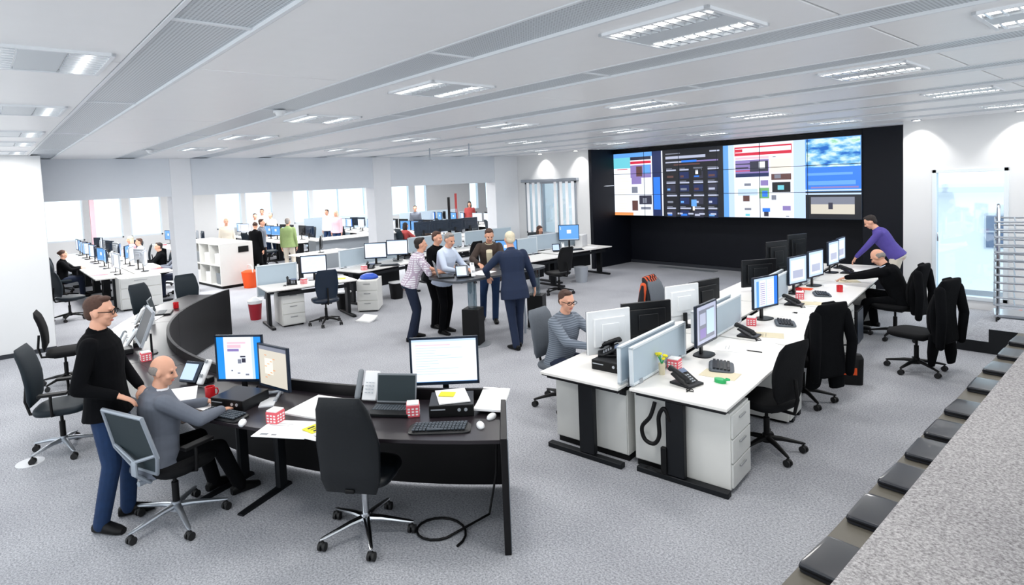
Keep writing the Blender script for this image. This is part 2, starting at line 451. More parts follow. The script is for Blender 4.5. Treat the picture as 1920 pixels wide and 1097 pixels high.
rows = [(.30, [-3.95, -6.15, -8.3, -9.7, -11.4], 'row by the left wall'), (2.90, [-1.72, -3.85, -6.0, -8.3, -10.5], 'row over the desks'),
        (5.58, [-1.65, -3.78, -5.95, -8.2, -10.6], 'row over the white desks'), (8.3, [-1.6, -3.8, -6.0, -8.3, -10.6], 'row nearer the video wall'),
        (11.0, [-1.6, -3.8, -6.0, -8.3, -10.6], 'row closest to the video wall')]
for yy, xs, nm in rows:
    for j, x in enumerate(xs):
        side = ['first from the right', 'second from the right', 'middle', 'second from the left', 'leftmost'][j]
        o = place('ceiling_light', ceiling_light, (x, yy, CZ - .004), 0, 'square louvred ceiling light, %s in the %s' % (side, nm), LG)
        area_light('light_glow', (x, yy, CZ - .03), .5, 16, (1, .98, .95))
o = place('ceiling_light', ceiling_light, (-.42, 4.27, CZ - .004), 0, 'square louvred ceiling light cut by the right edge of the photo', LG)
for x, yy in ((-15.5, 3), (-18.5, 3), (-22, 3), (-15.5, 8.3), (-18.5, 8.3), (-22, 8.3), (-16, 13.7), (-20, 13.7), (-23.5, 13.7), (-20, 19)):
    area_light('office_glow', (x, yy, CZ - .05), 1.2, 110, (1, .99, .97))
# downlights washing the end walls
def downlight():
    t = thing('downlight', '', 'downlight')
    MB().loft([((0, 0, -.012), (.07, 0, 0), (0, .07, 0)), ((0, 0, .01), (.075, 0, 0), (0, .075, 0))], 20).build('ring', 'chrome', t)
    MB().loft([((0, 0, -.016), (.05, 0, 0), (0, .05, 0)), ((0, 0, -.011), (.05, 0, 0), (0, .05, 0))], 20).build('lens', 'tube_light', t)
    return t
for x, l in ((-12.1, 'small round ceiling downlight above the blind-hung window'), (-10.75, 'small round ceiling downlight beside the black side wall'),
             (-3.05, 'small round ceiling downlight by the right end of the black wall'), (-1.7, 'small round ceiling downlight above the door frames')):
    place('downlight', downlight, (x, YW - .22, CZ - .004), 0, l, 'downlights along the end wall')
    sp = bpy.data.lights.new('downlight_beam', 'SPOT'); sp.energy = 38; sp.spot_size = R(95); sp.spot_blend = .6; sp.shadow_soft_size = .05; sp.color = (1, .98, .95)
    so = bpy.data.objects.new('downlight_beam', sp); COL.objects.link(so); so.location = (x, YW - .22, CZ - .03); so.rotation_euler = (R(12), 0, 0)
def detector():
    t = thing('smoke_detector', '', 'smoke detector')
    MB().loft([((0, 0, 0), (.06, 0, 0), (0, .06, 0)), ((0, 0, -.02), (.06, 0, 0), (0, .06, 0))], 20).build('base_plate', 'plastic_white', t)
    MB().loft([((0, 0, -.02), (.045, 0, 0), (0, .045, 0)), ((0, 0, -.05), (.03, 0, 0), (0, .03, 0))], 20).build('sensor', 'plastic_white', t)
    return t
place('det', detector, (-5.55, 2.25, CZ), 0, 'round white smoke detector on the perforated strip over the dark desks')
place('det', detector, (-10.9, 2.2, CZ), 0, 'round white smoke detector near the left pillar')
for x, yy in ((-10.2, 7.3), (-8.9, 7.3)):
    s = MB().rod((0, 0, 0), (0, 0, -.22), .012); s.loft([((0, 0, -.22), (.03, 0, 0), (0, .03, 0)), ((0, 0, -.24), (.03, 0, 0), (0, .03, 0))], 12)
    tag(s.build('ceiling_sensor_rod', 'frame_grey', loc=(x, yy, CZ)), 'thin grey rod hanging from the ceiling, %s of two' % ('left' if x < -9.5 else 'right'), 'sensor', 'hanging rods')
# ------------------------------------------------------------------ video wall
scr('white', (236, 242, 255), 1.0); scr('paleblue', (190, 214, 250), 1.0); scr('black', (8, 10, 18), 1.0); scr('navy', (16, 34, 84), 1.0)
scr('blue', (40, 120, 230), 1.0); scr('sky', (96, 160, 230), 1.0); scr('red', (206, 30, 60), 1.0); scr('pink', (238, 190, 205), 1.0)
scr('teal', (110, 200, 215), 1.0); scr('cream', (240, 232, 218), 1.0); scr('grey', (120, 125, 140), 1.0); scr('dark', (44, 44, 62), 1.0)
scr('lilac', (136, 120, 180), 1.0); scr('orange', (226, 150, 90), 1.0); scr('green', (110, 170, 110), 1.0); scr('brown', (92, 60, 56), 1.0)
scr('text', (176, 182, 205), 1.0); scr('yellow', (240, 230, 110), 1.0); scr('sheet', (206, 200, 186), 1.0); scr('off', (20, 30, 36), .25)
scr('cyan', (20, 140, 235), 1.0)
SN = ['white', 'paleblue', 'black', 'navy', 'blue', 'sky', 'red', 'pink', 'teal', 'cream', 'grey', 'dark', 'lilac', 'orange', 'green', 'brown', 'text', 'yellow', 'sheet', 'off', 'cyan']
SMATS = ['screen_' + n for n in SN]
def screen_picture(name, rects, w, h, parent, y=0., flip=1):
    """flat display: rects (x0,y0,x1,y1,colour) in 0..1, x to the viewer's right; faces local -Y"""
    mb = MB(); used = []
    for k, (a, b, c, d, m) in enumerate(rects):
        if m not in used: used.append(m)
        yy = y - .0004 * (k // 1 if k < 3 else 3 + k * .02)
        X0, X1, Z0, Z1 = (a - .5) * w, (c - .5) * w, (b - .5) * h, (d - .5) * h
        mb.quad([(X0, yy, Z0), (X1, yy, Z0), (X1, yy, Z1), (X0, yy, Z1)], used.index(m))
    return mb.build(name, ['screen_' + m for m in used], parent)
rnd = random.Random(3)
def sky_material():
    m = bpy.data.materials.new('screen_weather'); m.use_nodes = True; nt = m.node_tree; b = nt.nodes['Principled BSDF']
    tc = nt.nodes.new('ShaderNodeTexCoord'); n = nt.nodes.new('ShaderNodeTexNoise'); n.inputs['Scale'].default_value = 3.2; n.inputs['Detail'].default_value = 6
    mp = nt.nodes.new('ShaderNodeMapping'); mp.inputs['Scale'].default_value = (1, 1, 2.2)
    nt.links.new(tc.outputs['Object'], mp.inputs[0]); nt.links.new(mp.outputs[0], n.inputs['Vector'])
    r = nt.nodes.new('ShaderNodeValToRGB'); e = r.color_ramp.elements
    e[0].position = .36; e[0].color = (*s2l((30, 100, 190)), 1); e[1].position = .6; e[1].color = (*s2l((215, 240, 250)), 1)
    x = r.color_ramp.elements.new(.47); x.color = (*s2l((110, 180, 225)), 1); x = r.color_ramp.elements.new(.7); x.color = (*s2l((150, 210, 170)), 1)
    nt.links.new(n.outputs['Fac'], r.inputs[0]); nt.links.new(r.outputs[0], b.inputs['Emission Color']); b.inputs['Emission Strength'].default_value = .8
    b.inputs['Base Color'].default_value = (0, 0, 0, 1); MATS['screen_weather'] = m
sky_material()
vx0, vx1, vz0, vz1 = -10.44, -4.26, 1.41, 3.13
vw = thing('video_wall', 'long video wall of joined screens showing news web pages', 'video wall', ((vx0 + vx1) / 2, 13.78, (vz0 + vz1) / 2))
W, H = vx1 - vx0, vz1 - vz0
MB().span((-W / 2, .02, -H / 2), (W / 2, .7, H / 2 + .1)).build('housing', 'black', vw)
def px(x): return (x - vx0) / W
cA, cB, cC = -8.88, -7.06, -5.335
def panel(name, x0, x1, rects):
    e = []
    for a, b, c, d, m in rects: e.append((px(x0 + (x1 - x0) * a), b, px(x0 + (x1 - x0) * c), d, m))
    return screen_picture(name, e, W, H, vw)
A = [(0, 0, 1, 1, 'white'), (0, .93, 1, 1, 'sky'), (.82, 0, 1, 1, 'navy'), (.84, .1, .97, .6, 'blue'), (0, .76, .38, .93, 'teal'), (.02, .0, .42, .05, 'orange'), (.38, .88, .8, .93, 'dark'), (.38, .82, .8, .86, 'red'), (.38, .6, .8, .8, 'lilac'),
     (.5, .62, .62, .78, 'brown'), (.64, .66, .78, .8, 'sky'), (.4, .5, .6, .6, 'lilac'), (.1, .74, .32, .75, 'red'), (.4, .36, .52, .46, 'grey'), (.55, .18, .8, .32, 'dark'), (.4, .08, .52, .24, 'brown'), (.58, .1, .78, .14, 'grey'), (.62, .2, .7, .28, 'grey')]
for k in range(14):
    z = .1 + k * .045; A.append((.1, z, .1 + rnd.uniform(.15, .27), z + .012, 'cream'))
Bk = [(0, 0, 1, 1, 'black'), (0, 0, .02, 1, 'white'), (.93, 0, 1, 1, 'sky'), (.07, .86, .68, .9, 'text'), (.07, .8, .35, .82, 'text'), (.32, .8, .55, .83, 'blue'), (.55, .8, .86, .82, 'lilac'), (.2, .76, .6, .78, 'brown'), (.07, .93, .3, .945, 'grey'), (.74, .93, .88, .95, 'text')]
for r_ in range(4):
    for c_ in range(4):
        x = .08 + c_ * .21; z = .68 - r_ * .19
        Bk.append((x, z, x + rnd.uniform(.12, .17), z + .022, 'text')); Bk.append((x, z + .03, x + rnd.uniform(.08, .15), z + .04, 'grey'))
        Bk.append((x, z - .12, x + .14, z - .02, rnd.choice(['navy', 'black', 'dark', 'navy', 'navy']))); Bk.append((x + .01, z - .1, x + rnd.uniform(.05, .12), z - .07, rnd.choice(['text', 'sky', 'grey', 'blue', 'brown'])))
Bk += [(.5, .6, .62, .7, 'black'), (.53, .62, .57, .68, 'white'), (.46, .15, .54, .25, 'sky'), (.48, .09, .51, .15, 'cream')]
for k in range(5): Bk.append((.08 + k * .165, .03, .16 + k * .165, .055, 'text'))
Cc = [(0, 0, 1, 1, 'white'), (0, 0, .08, 1, 'paleblue'), (.86, 0, 1, 1, 'paleblue'), (.09, .84, .84, .96, 'red'), (.1, .88, .83, .94, 'white'), (.1, .89, .2, .93, 'red'), (.1, .6, .55, .78, 'lilac'), (.1, .79, .55, .82, 'pink'), (.3, .62, .54, .76, 'dark'), (.42, .66, .5, .75, 'white'),
      (.1, .72, .3, .735, 'dark'), (.1, .67, .28, .685, 'dark'), (.1, .63, .3, .64, 'red'), (.1, .55, .55, .6, 'navy'), (.58, .5, .83, .58, 'brown'), (.62, .52, .7, .57, 'grey'), (.59, .34, .82, .47, 'black'), (.66, .37, .74, .43, 'teal'),
      (.22, .43, .31, .465, 'grey'), (.44, .43, .54, .5, 'lilac'), (.42, .26, .55, .4, 'green'), (.46, .28, .53, .36, 'blue'), (.2, .22, .29, .32, 'brown'), (.13, .3, .4, .39, 'paleblue'), (.58, .24, .64, .3, 'grey'), (.22, .1, .31, .13, 'grey'), (.23, .02, .29, .05, 'teal'),
      (.46, .08, .56, .13, 'blue'), (.48, .02, .54, .08, 'dark'), (.72, .1, .82, .16, 'lilac'), (.76, .02, .8, .03, 'grey'), (.57, .6, .83, .78, 'cream'), (.6, .8, .64, .81, 'grey')]
D = [(0, 0, 1, 1, 'black'), (.0, .34, 1, 1, 'sky'), (0, .37, 1, .64, 'blue'), (0, .3, 1, .32, 'paleblue'), (0, .35, 1, .36, 'white'), (.1, .06, .88, .26, 'sheet'), (.1, .18, .88, .27, 'grey'), (.42, .12, .5, .2, 'dark'), (.05, .42, .9, .47, 'sky'), (.03, .54, .85, .57, 'sky'), (.1, .38, .95, .4, 'lilac')]
panel('display', vx0, cA, A); panel('display', cA, cB, Bk); panel('display', cB, cC, Cc); panel('display', cC, vx1, D)
x0, x1 = (px(cC) - .5) * W, W / 2
MB().quad([(x0 + .02, -.004, H * .14), (x1 - .02, -.004, H * .14), (x1 - .02, -.004, H * .49), (x0 + .02, -.004, H * .49)]).build('display', 'screen_weather', vw)
sg = MB()
for k in range(7): x = -W / 2 + k * W / 6; sg.span((x - .006, -.006, -H / 2), (x + .006, .02, H / 2))
for k in range(4): z = -H / 2 + k * H / 3; sg.span((-W / 2, -.006, z - .006), (W / 2, .02, z + .006))
sg.build('bezel', 'plastic_navy', vw)
br = MB().cap((-10.49, 13.4, 2.18), (-10.44, 13.4, 2.18), .015, .015); br.tube([(-10.5, 13.1, 2.15), (-10.42, 13.1, 2.25), (-10.4, 13.75, 2.25)], .014)
tag(br.build('wall_bracket', 'chrome'), 'thin chrome bracket arm at the left end of the video wall', 'bracket')

# ------------------------------------------------------------------ office chairs
def caster(p, m='rubber'):
    mb = MB(); x, y = p
    for s in (-.017, .017): mb.rod((x + s - .009, y, .03), (x + s + .009, y, .03), .03, n=14)
    mb.ell((x, y, .045), (.02, .022, .024), n=10, k=6); mb.rod((x, y, .05), (x, y, .085), .008)
    return mb
def star_base(t, mname, rad=.31, a0=18, m2='rubber'):
    b = MB()
    for i in range(5):
        a = R(a0 + 72 * i); d = Vector((math.cos(a), math.sin(a), 0)); s = Vector((-d.y, d.x, 0)); up = Vector((0, 0, 1))
        b.loft([(d * .02 + up * .125, s * .03, up * .024), (d * .12 + up * .118, s * .024, up * .02), (d * (rad - .01) + up * .085, s * .016, up * .012), (d * (rad + .015) + up * .082, s * .008, up * .006)], 10)
    b.loft([((0, 0, .09), (.045, 0, 0), (0, .045, 0)), ((0, 0, .16), (.035, 0, 0), (0, .035, 0))], 16)
    b.build('star_base', mname, t)
    for i in range(5):
        a = R(a0 + 72 * i); caster((rad * math.cos(a), rad * math.sin(a))).build('caster', m2, t)
def column(t, m, z1=.42):
    c = MB().rod((0, 0, .15), (0, 0, z1 - .1), .026); c.rod((0, 0, z1 - .1), (0, 0, z1), .015); c.build('gas_column', m, t)
    MB().box((0, .0, z1 + .005), (.2, .24, .04)).build('mechanism', 'black', t, bevel=.01)
def seat(t, m, z=.46, w=.49, d=.48, th=.075):
    rg = []
    for q, k, y in ((0, .82, 0), (.2, .96, 0), (.55, 1, 0), (.85, .97, 0), (1, .84, 0)):
        rg.append(((0, .03 + y, z - th / 2 + th * q), (w / 2 * k, 0, 0), (0, d / 2 * k, 0)))
    return MB().loft(rg, 26, p=3.4).build('seat', m, t, ang=60)
def back(t, m, z0=.55, z1=1.12, w0=.40, w1=.36, th=.07, y0=-.2, tilt=.1, belly=.03, p=3.2, wm=None):
    rg = []; n = 9
    for i in range(n):
        q = i / (n - 1); z = z0 + (z1 - z0) * q; e = min(1, math.sqrt(max(0, 1 - (2 * q - 1) ** 8)) + .1)
        wd = (w0 + (w1 - w0) * q if wm is None else (w0 + (wm - w0) * min(1, q * 2) if q < .5 else wm + (w1 - wm) * (q - .5) * 2))
        y = y0 - tilt * q + belly * math.sin(q * math.pi)
        rg.append(((0, y, z), (wd / 2 * (.86 + .14 * e), 0, 0), (0, th / 2 * e, 0)))
    return MB().loft(rg, 24, p=p).build('backrest', m, t, ang=60)
def armrests(t, m, z=.66, x=.27, y=0):
    for s in (-1, 1):
        a = MB().tube([(s * .18, y, .43), (s * x, y, .45), (s * (x + .01), y, .6), (s * x, y, z - .01)], .014)
        a.box((s * x, y + .02, z), (.07, .24, .025)); a.build('armrest', m, t, bevel=.008)
def chair_leather():
    t = thing('office_chair', '', 'chair'); star_base(t, 'chrome', .33, 10); column(t, 'chrome', .41); seat(t, 'black_leather')
    back(t, 'black_leather', .42, 1.12, .42, .34, .085, -.22, .1, .04, wm=.46)
    MB().box((0, -.12, .44), (.07, .26, .03)).build('back_support', 'black', t, bevel=.008)
    return t
def chair_frame():
    t = thing('office_chair', '', 'chair'); star_base(t, 'satin_metal', .35, 50); column(t, 'black', .41); seat(t, 'soft_black')
    pts = [(-.23, -.36, .97), (.23, -.36, .97), (.25, -.28, .66), (.14, -.22, .5), (-.14, -.22, .5), (-.25, -.28, .66), (-.23, -.36, .97)]
    f = MB(); f.tube(pts, .016, 8)
    f.build('back_frame', 'frame_grey', t)
    g = MB(); P = [Vector(p) for p in pts[:-1]]
    g.quad([p + Vector((0, .008, 0)) for p in P]); g.quad([p + Vector((0, -.004, 0)) for p in reversed(P)]); g.build('mesh_panel', 'mesh_fabric', t)
    s = MB(); s.loft([((0, -.2, .4), (.035, 0, 0), (0, .012, .008)), ((0, -.3, .5), (.035, 0, 0), (0, .012, .01)), ((0, -.3, .58), (.03, 0, 0), (0, .014, 0)), ((0, -.295, .6), (.025, 0, 0), (0, .012, 0))], 10, p=3)
    s.tube([(0, -.295, .59), (-.24, -.285, .68)], .013); s.tube([(0, -.295, .59), (.24, -.285, .68)], .013); s.tube([(0, -.28, .42), (0, -.1, .41)], .02); s.build('spine_support', 'frame_grey', t)
    armrests(t, 'black', .65)
    return t
def chair_task(base='black', m='soft_black', arms=False, tall=1.05, w=.43):
    t = thing('office_chair', '', 'chair'); star_base(t, base, .3, 30); column(t, 'black', .41); seat(t, m)
    back(t, m, .52, tall, .36, w - .06, .065, -.21, .08, .04, wm=w)
    MB().tube([(0, -.08, .41), (0, -.26, .42), (0, -.29, .55), (0, -.27, .72)], .016).build('back_support', 'black', t)
    if arms: armrests(t, 'black')
    return t
def chair_arms(): return chair_task('satin_metal', 'teal_black', True, 1.1, .44)
def chair_black(): return chair_task('black', 'soft_black')
def chair_grey(): return chair_task('black', 'chair_grey')
def chair_navy(): return chair_task('black', 'plastic_navy')

# ------------------------------------------------------------------ desk things
def monitor(w=.5, h=.32, rects=None, body='plastic_navy', bez=.016, z=.14, foot='plastic_black', backm=None, stand='plate', tilt=0, label=None):
    """display faces local -Y, stands on z=0"""
    t = thing('monitor', '', 'monitor'); M = Matrix.Rotation(R(tilt), 4, 'X') ; c = (0, 0, z + h / 2)
    mb = MB(); mb.T = Matrix.Translation(c) @ M
    mb.box((0, .012, 0), (w, .024, h)); mb.box((0, .032, 0), (w * .72, .03, h * .66)); mb.box((0, .052, 0), (w * .4, .016, h * .4))
    mb.build('casing', backm or body, t, bevel=.006)
    b = MB(); b.T = mb.T
    for a, d in (((-w / 2, -h / 2), (w / 2, -h / 2 + bez * 1.4)), ((-w / 2, h / 2 - bez), (w / 2, h / 2)), ((-w / 2, -h / 2), (-w / 2 + bez, h / 2)), ((w / 2 - bez, -h / 2), (w / 2, h / 2))):
        b.span((a[0], -.006, a[1]), (d[0], 0, d[1]))
    b.build('bezel', body, t)
    s = screen_picture('display', rects or [(0, 0, 1, 1, 'white')], w - 2 * bez, h - 2 * bez, t, -.002)
    s.matrix_local = Matrix.Translation(c) @ M
    q = MB(); q.box((0, .06, z / 2 + .05), (.05, .02, z + .1)); q.build('stand_neck', foot, t, bevel=.004)
    q = MB()
    if stand == 'plate': q.loft([((0, .03, 0), (.12, 0, 0), (0, .09, 0)), ((0, .03, .012), (.115, 0, 0), (0, .085, 0))], 24, p=3)
    else:
        q.tube([(-.14, -.1, .01), (0, .06, .02), (.14, -.1, .01)], .016)
    q.build('stand_foot', foot, t)
    return t
def web_page(side='cyan'):
    r = [(0, 0, 1, 1, side), (.16, 0, .78, 1, 'white'), (.78, 0, .84, 1, 'paleblue'), (.24, .66, .5, .72, 'lilac'), (.24, .84, .66, .88, 'pink'), (.24, .74, .55, .82, 'pink'), (.52, .52, .64, .56, 'dark'), (.46, .38, .54, .48, 'grey'), (.55, .4, .64, .5, 'dark'), (.3, .2, .34, .23, 'grey'), (.44, .14, .5, .17, 'grey'), (.62, .1, .7, .14, 'grey')]
    r += [(.66, .3 + .05 * k, .76, .315 + .05 * k, 'cream') for k in range(10)]
    return r
def doc_page(): return [(0, 0, 1, 1, 'white'), (0, .95, 1, 1, 'paleblue'), (.06, .86, .6, .88, 'pink')] + [(.06, .8 - .06 * k, .2 + .6 * rnd.random(), .812 - .06 * k, 'paleblue') for k in range(11)] + [(0, 0, 1, .03, 'sky')]
def sheet_page(): return [(0, 0, 1, 1, 'sheet'), (0, .9, 1, 1, 'grey'), (.2, .3, .5, .7, 'cream')] + [(.2 + .1 * (k % 4), .2 + .07 * k, .28 + .1 * (k % 4), .22 + .07 * k, 'orange') for k in range(9)]
def mail_page(): return [(0, 0, 1, 1, 'paleblue'), (.86, 0, 1, 1, 'blue'), (.1, 0, .2, .9, 'sky'), (.24, .05, .5, .92, 'white'), (.54, .05, .84, .92, 'white')] + [(.26, .1 + .07 * k, .46, .12 + .07 * k, 'lilac') for k in range(11)] + [(.56, .12 + .08 * k, .8, .135 + .08 * k, 'pink') for k in range(9)]
def desk_page(): return [(0, 0, 1, 1, 'sky'), (0, 0, 1, .06, 'paleblue'), (.4, .45, .62, .7, 'white'), (.06, .7, .1, .9, 'paleblue')]
def keyboard(m='plastic_black', mk='key_grey', curved=False):
    t = thing('keyboard', '', 'keyboard'); b = MB()
    b.loft([((0, 0, 0), (.225, 0, 0), (0, .085, 0)), ((0, 0, .012), (.225, 0, 0), (0, .085, .004)), ((0, .005, .02), (.21, 0, 0), (0, .07, .006))], 28, p=6)
    b.build('tray', m, t); k = MB()
    for r_ in range(5):
        for c in range(15):
            if r_ == 0 and 3 < c < 9: continue
            k.box((-.185 + c * .0255 + .004 * r_, -.048 + r_ * .024, .025 + r_ * .002), (.02, .018, .008))
    k.box((-.03, -.048, .025), (.12, .018, .008)); k.build('keys', mk, t); return t
def mouse(m='plastic_white'):
    t = thing('computer_mouse', '', 'mouse'); b = MB().ell((0, 0, .008), (.03, .055, .026)); b.build('shell', m, t)
    MB().rod((-.003, .03, .03), (.003, .03, .03), .008).build('wheel', 'plastic_grey', t); return t
def mug(m='red'):
    t = thing('mug', '', 'mug'); rg = []
    for z, r in ((0, .036), (.004, .04), (.095, .041), (.095, .036), (.012, .034)): rg.append(((0, 0, z), (r, 0, 0), (0, r, 0)))
    MB().loft(rg, 20).build('cup', m, t)
    MB().tube([(.038, 0, .078), (.062, 0, .075), (.068, 0, .05), (.06, 0, .025), (.038, 0, .02)], .006).build('handle', m, t); return t
def cube_box():
    """small red and white patterned note box"""
    t = thing('note_box', '', 'box'); MB().box((0, 0, .045), (.1, .1, .09)).build('carton', 'pink_red', t, bevel=.003)
    MB().box((0, 0, .0955), (.09, .09, .01)).build('note_pad', 'paper', t)
    b = MB()
    for i in range(4):
        M = Matrix.Rotation(R(90 * i), 4, 'Z')
        for r_ in range(3):
            for c in range(3):
                b.T = M; b.box((-.03 + c * .03, -.0505, .02 + r_ * .022), (.018, .002, .012))
    b.build('print', 'paper', t); return t
def desk_phone():
    t = thing('desk_phone', '', 'telephone'); M = Matrix.Rotation(R(28), 4, 'X')
    b = MB(); b.prism([(-.09, -.1), (.1, -.1), (.1, .1), (-.09, .1)], 0, .02); b.box((.01, .02, .045), (.18, .17, .02), M=M); b.build('body', 'plastic_black', t, bevel=.005)
    h = MB(); h.cap((-.065, -.06, .07), (-.065, .1, .13), .022, .022); h.ell((-.065, -.07, .055), (.027, .03, .02)); h.ell((-.065, .1, .12), (.027, .03, .022)); h.build('handset', 'plastic_black', t)
    k = MB()
    for i in range(3):
        for j in range(4): k.box((.0 + i * .025, -.045 + j * .022, .03 + j * .0115), (.016, .013, .006), M=M)
    k.build('keypad', 'plastic_silver', t)
    MB().box((.04, .075, .088), (.1, .045, .004), M=M).build('screen', 'pane_grey', t)
    pts = [(-.09 - .004 * i + .012 * math.sin(i * 1.1), -.08 - .01 * i * (1 if i < 9 else .3), .012 + .008 * math.cos(i * 1.1)) for i in range(16)]
    MB().tube(pts, .004, 6).build('cord', 'black', t); return t
def tilt_phone():
    """large desk phone standing steeply, grey with pale display module beside it"""
    t = thing('desk_phone', '', 'telephone'); M = Matrix.Rotation(R(55), 4, 'X')
    MB().box((0, 0, .1), (.2, .2, .028), M=M).build('body', 'plastic_navy', t, bevel=.006)
    MB().box((-.012, -.018, .108), (.15, .15, .006), M=M).build('screen', 'screen_paleblue', t)
    h = MB(); h.box((.165, -.012, .115), (.07, .24, .03), M=M); h.build('handset', 'plastic_white', t, bevel=.012)
    k = MB()
    for i in range(2):
        for j in range(2): k.box((.155 + i * .022, -.06 + j * .075, .095 + j * .11), (.014, .03, .004), M=M)
    k.build('keypad', 'plastic_grey', t)
    s = MB().prism([(-.08, 0), (.18, 0), (.18, .09), (-.08, .09)], 0, .05); s.build('stand', 'plastic_black', t, bevel=.008); return t
def docking_box():
    t = thing('desktop_computer', '', 'computer'); MB().box((0, 0, .045), (.34, .3, .09)).build('casing', 'plastic_black', t, bevel=.004)
    p = MB().box((0, -.152, .045), (.33, .006, .08)); p.build('front_panel', 'black', t)
    q = MB(); q.rod((.06, -.155, .055), (.06, -.16, .055), .013); q.rod((.11, -.155, .055), (.11, -.16, .055), .013); q.box((-.1, -.156, .06), (.11, .003, .008)); q.build('sockets', 'plastic_silver', t); return t
def laptop():
    t = thing('laptop', '', 'laptop'); MB().box((0, 0, .014), (.33, .24, .026)).build('base', 'plastic_black', t, bevel=.004)
    k = MB()
    for r_ in range(5):
        for c in range(13): k.box((-.138 + c * .023, -.03 + r_ * .022, .029), (.019, .018, .004))
    k.build('keys', 'key_grey', t)
    M = Matrix.Translation((0, .12, .025)) @ Matrix.Rotation(R(-14), 4, 'X')
    l = MB(); l.T = M; l.box((0, 0, .115), (.33, .014, .23)); l.build('lid', 'plastic_grey', t, bevel=.004)
    d = MB(); d.T = M; d.box((0, -.008, .115), (.31, .002, .2)); d.build('display', 'mesh_fabric', t); return t
def paper_sheet(w=.21, h=.297, n=1, m='paper', curl=0.):
    t = MB(); th = .0012 * n + .001; k = 6
    for i in range(k):
        a, b = -h / 2 + h * i / k, -h / 2 + h * (i + 1) / k; za, zb = curl * (i / k) ** 2, curl * ((i + 1) / k) ** 2
        t.add([(-w / 2, a, za), (w / 2, a, za), (w / 2, b, zb), (-w / 2, b, zb), (-w / 2, a, za + th), (w / 2, a, za + th), (w / 2, b, zb + th), (-w / 2, b, zb + th)],
              [(0, 3, 2, 1), (4, 5, 6, 7), (0, 1, 5, 4), (2, 3, 7, 6), (0, 4, 7, 3), (1, 2, 6, 5)])
    return t
def papers(loc, rz, label, w=.21, h=.297, n=3, m='paper', curl=0, cat='paper', name='paper_sheet', prints=None, group=None):
    o = paper_sheet(w, h, n, m, curl).build(name, m, loc=loc); o.rotation_euler = (0, 0, rz); tag(o, label, cat, group)
    if prints:
        p = MB()
        for a, b, c, d in prints: p.span((a, b, .0012 * n + .001), (c, d, .0012 * n + .0018))
        p.build('print', 'plastic_grey' if m == 'paper' else 'black', o)
    return o
def pedestal(w=.42, d=.56, h=.61, n=3):
    """drawers face local -Y"""
    t = thing('drawer_cabinet', '', 'cabinet'); MB().box((0, 0, h / 2 + .03), (w, d, h)).build('body', 'cabinet', t, bevel=.004)
    MB().box((0, 0, .015), (w - .06, d - .06, .03)).build('plinth', 'black', t)
    hh = (h - .02) / n
    for i in range(n):
        z = .04 + hh * (i + .5)
        dr = MB().box((0, -d / 2 - .008, z), (w - .02, .018, hh - .012)).build('drawer', 'cabinet_side', t, bevel=.003)
        MB().box((0, -d / 2 - .024, z + hh * .22), (.13, .014, .014)).build('handle', 'handle_grey', dr, bevel=.003)
    return t
def screen_partition(L=1.1, z0=.74, z1=1.07):
    t = thing('desk_partition', '', 'partition'); f = MB(); k = .022
    f.span((-.016, 0, z0), (.016, k, z1)); f.span((-.016, L - k, z0), (.016, L, z1)); f.span((-.016, 0, z1 - k), (.016, L, z1)); f.span((-.016, 0, z0), (.016, L, z0 + k))
    f.build('frame', 'partition_frame', t, bevel=.003); MB().span((-.009, k, z0 + k), (.009, L - k, z1 - k)).build('panel', 'partition', t)
    for y in (.15, L - .15): MB().span((-.02, y - .03, z0 - .05), (.02, y + .03, z0 + .03)).build('clamp', 'satin_metal', t, bevel=.003)
    return t
def white_desk(L=1.98, d=.79, side=1):
    """top spans local y 0..L, x 0..side*d"""
    t = thing('office_desk', '', 'desk'); a, b = sorted((.0, side * d))
    MB().span((a, 0, .705), (b, L, .73)).build('tabletop', 'desk_white', t, bevel=.004)
    MB().span((a + .01, .01, .694), (b - .01, L - .01, .705)).build('edge_band', 'desk_edge', t)
    x = side * d * .45
    for y in (.09, L - .09):
        l = MB().span((x - .075, y - .03, .05), (x + .075, y + .03, .66)); l.span((a + .03, y - .035, .66), (b - .03, y + .035, .695))
        l.span((a + .02, y - .035, 0), (b - .02, y + .035, .045)); l.build('leg', 'leg_black', t, bevel=.006)
    MB().span((a + .04, .2, .6), (a + .1, L - .2, .66)).build('cross_beam', 'leg_black', t) if side > 0 else MB().span((b - .1, .2, .6), (b - .04, L - .2, .66)).build('cross_beam', 'leg_black', t)
    return t
# ------------------------------------------------------------------ people
def ik(a, b, l1, l2, pole):
    a, b, pole = Vector(a), Vector(b), Vector(pole); d = b - a; L = d.length
    if L > (l1 + l2) * .999: b = a + d.normalized() * (l1 + l2) * .999; d = b - a; L = d.length
    x = (l1 * l1 - l2 * l2 + L * L) / (2 * L); h = math.sqrt(max(0, l1 * l1 - x * x)); u = d / L
    n = pole - u * pole.dot(u)
    n = n.normalized() if n.length > 1e-5 else u.orthogonal().normalized()
    return a + u * x + n * h, b

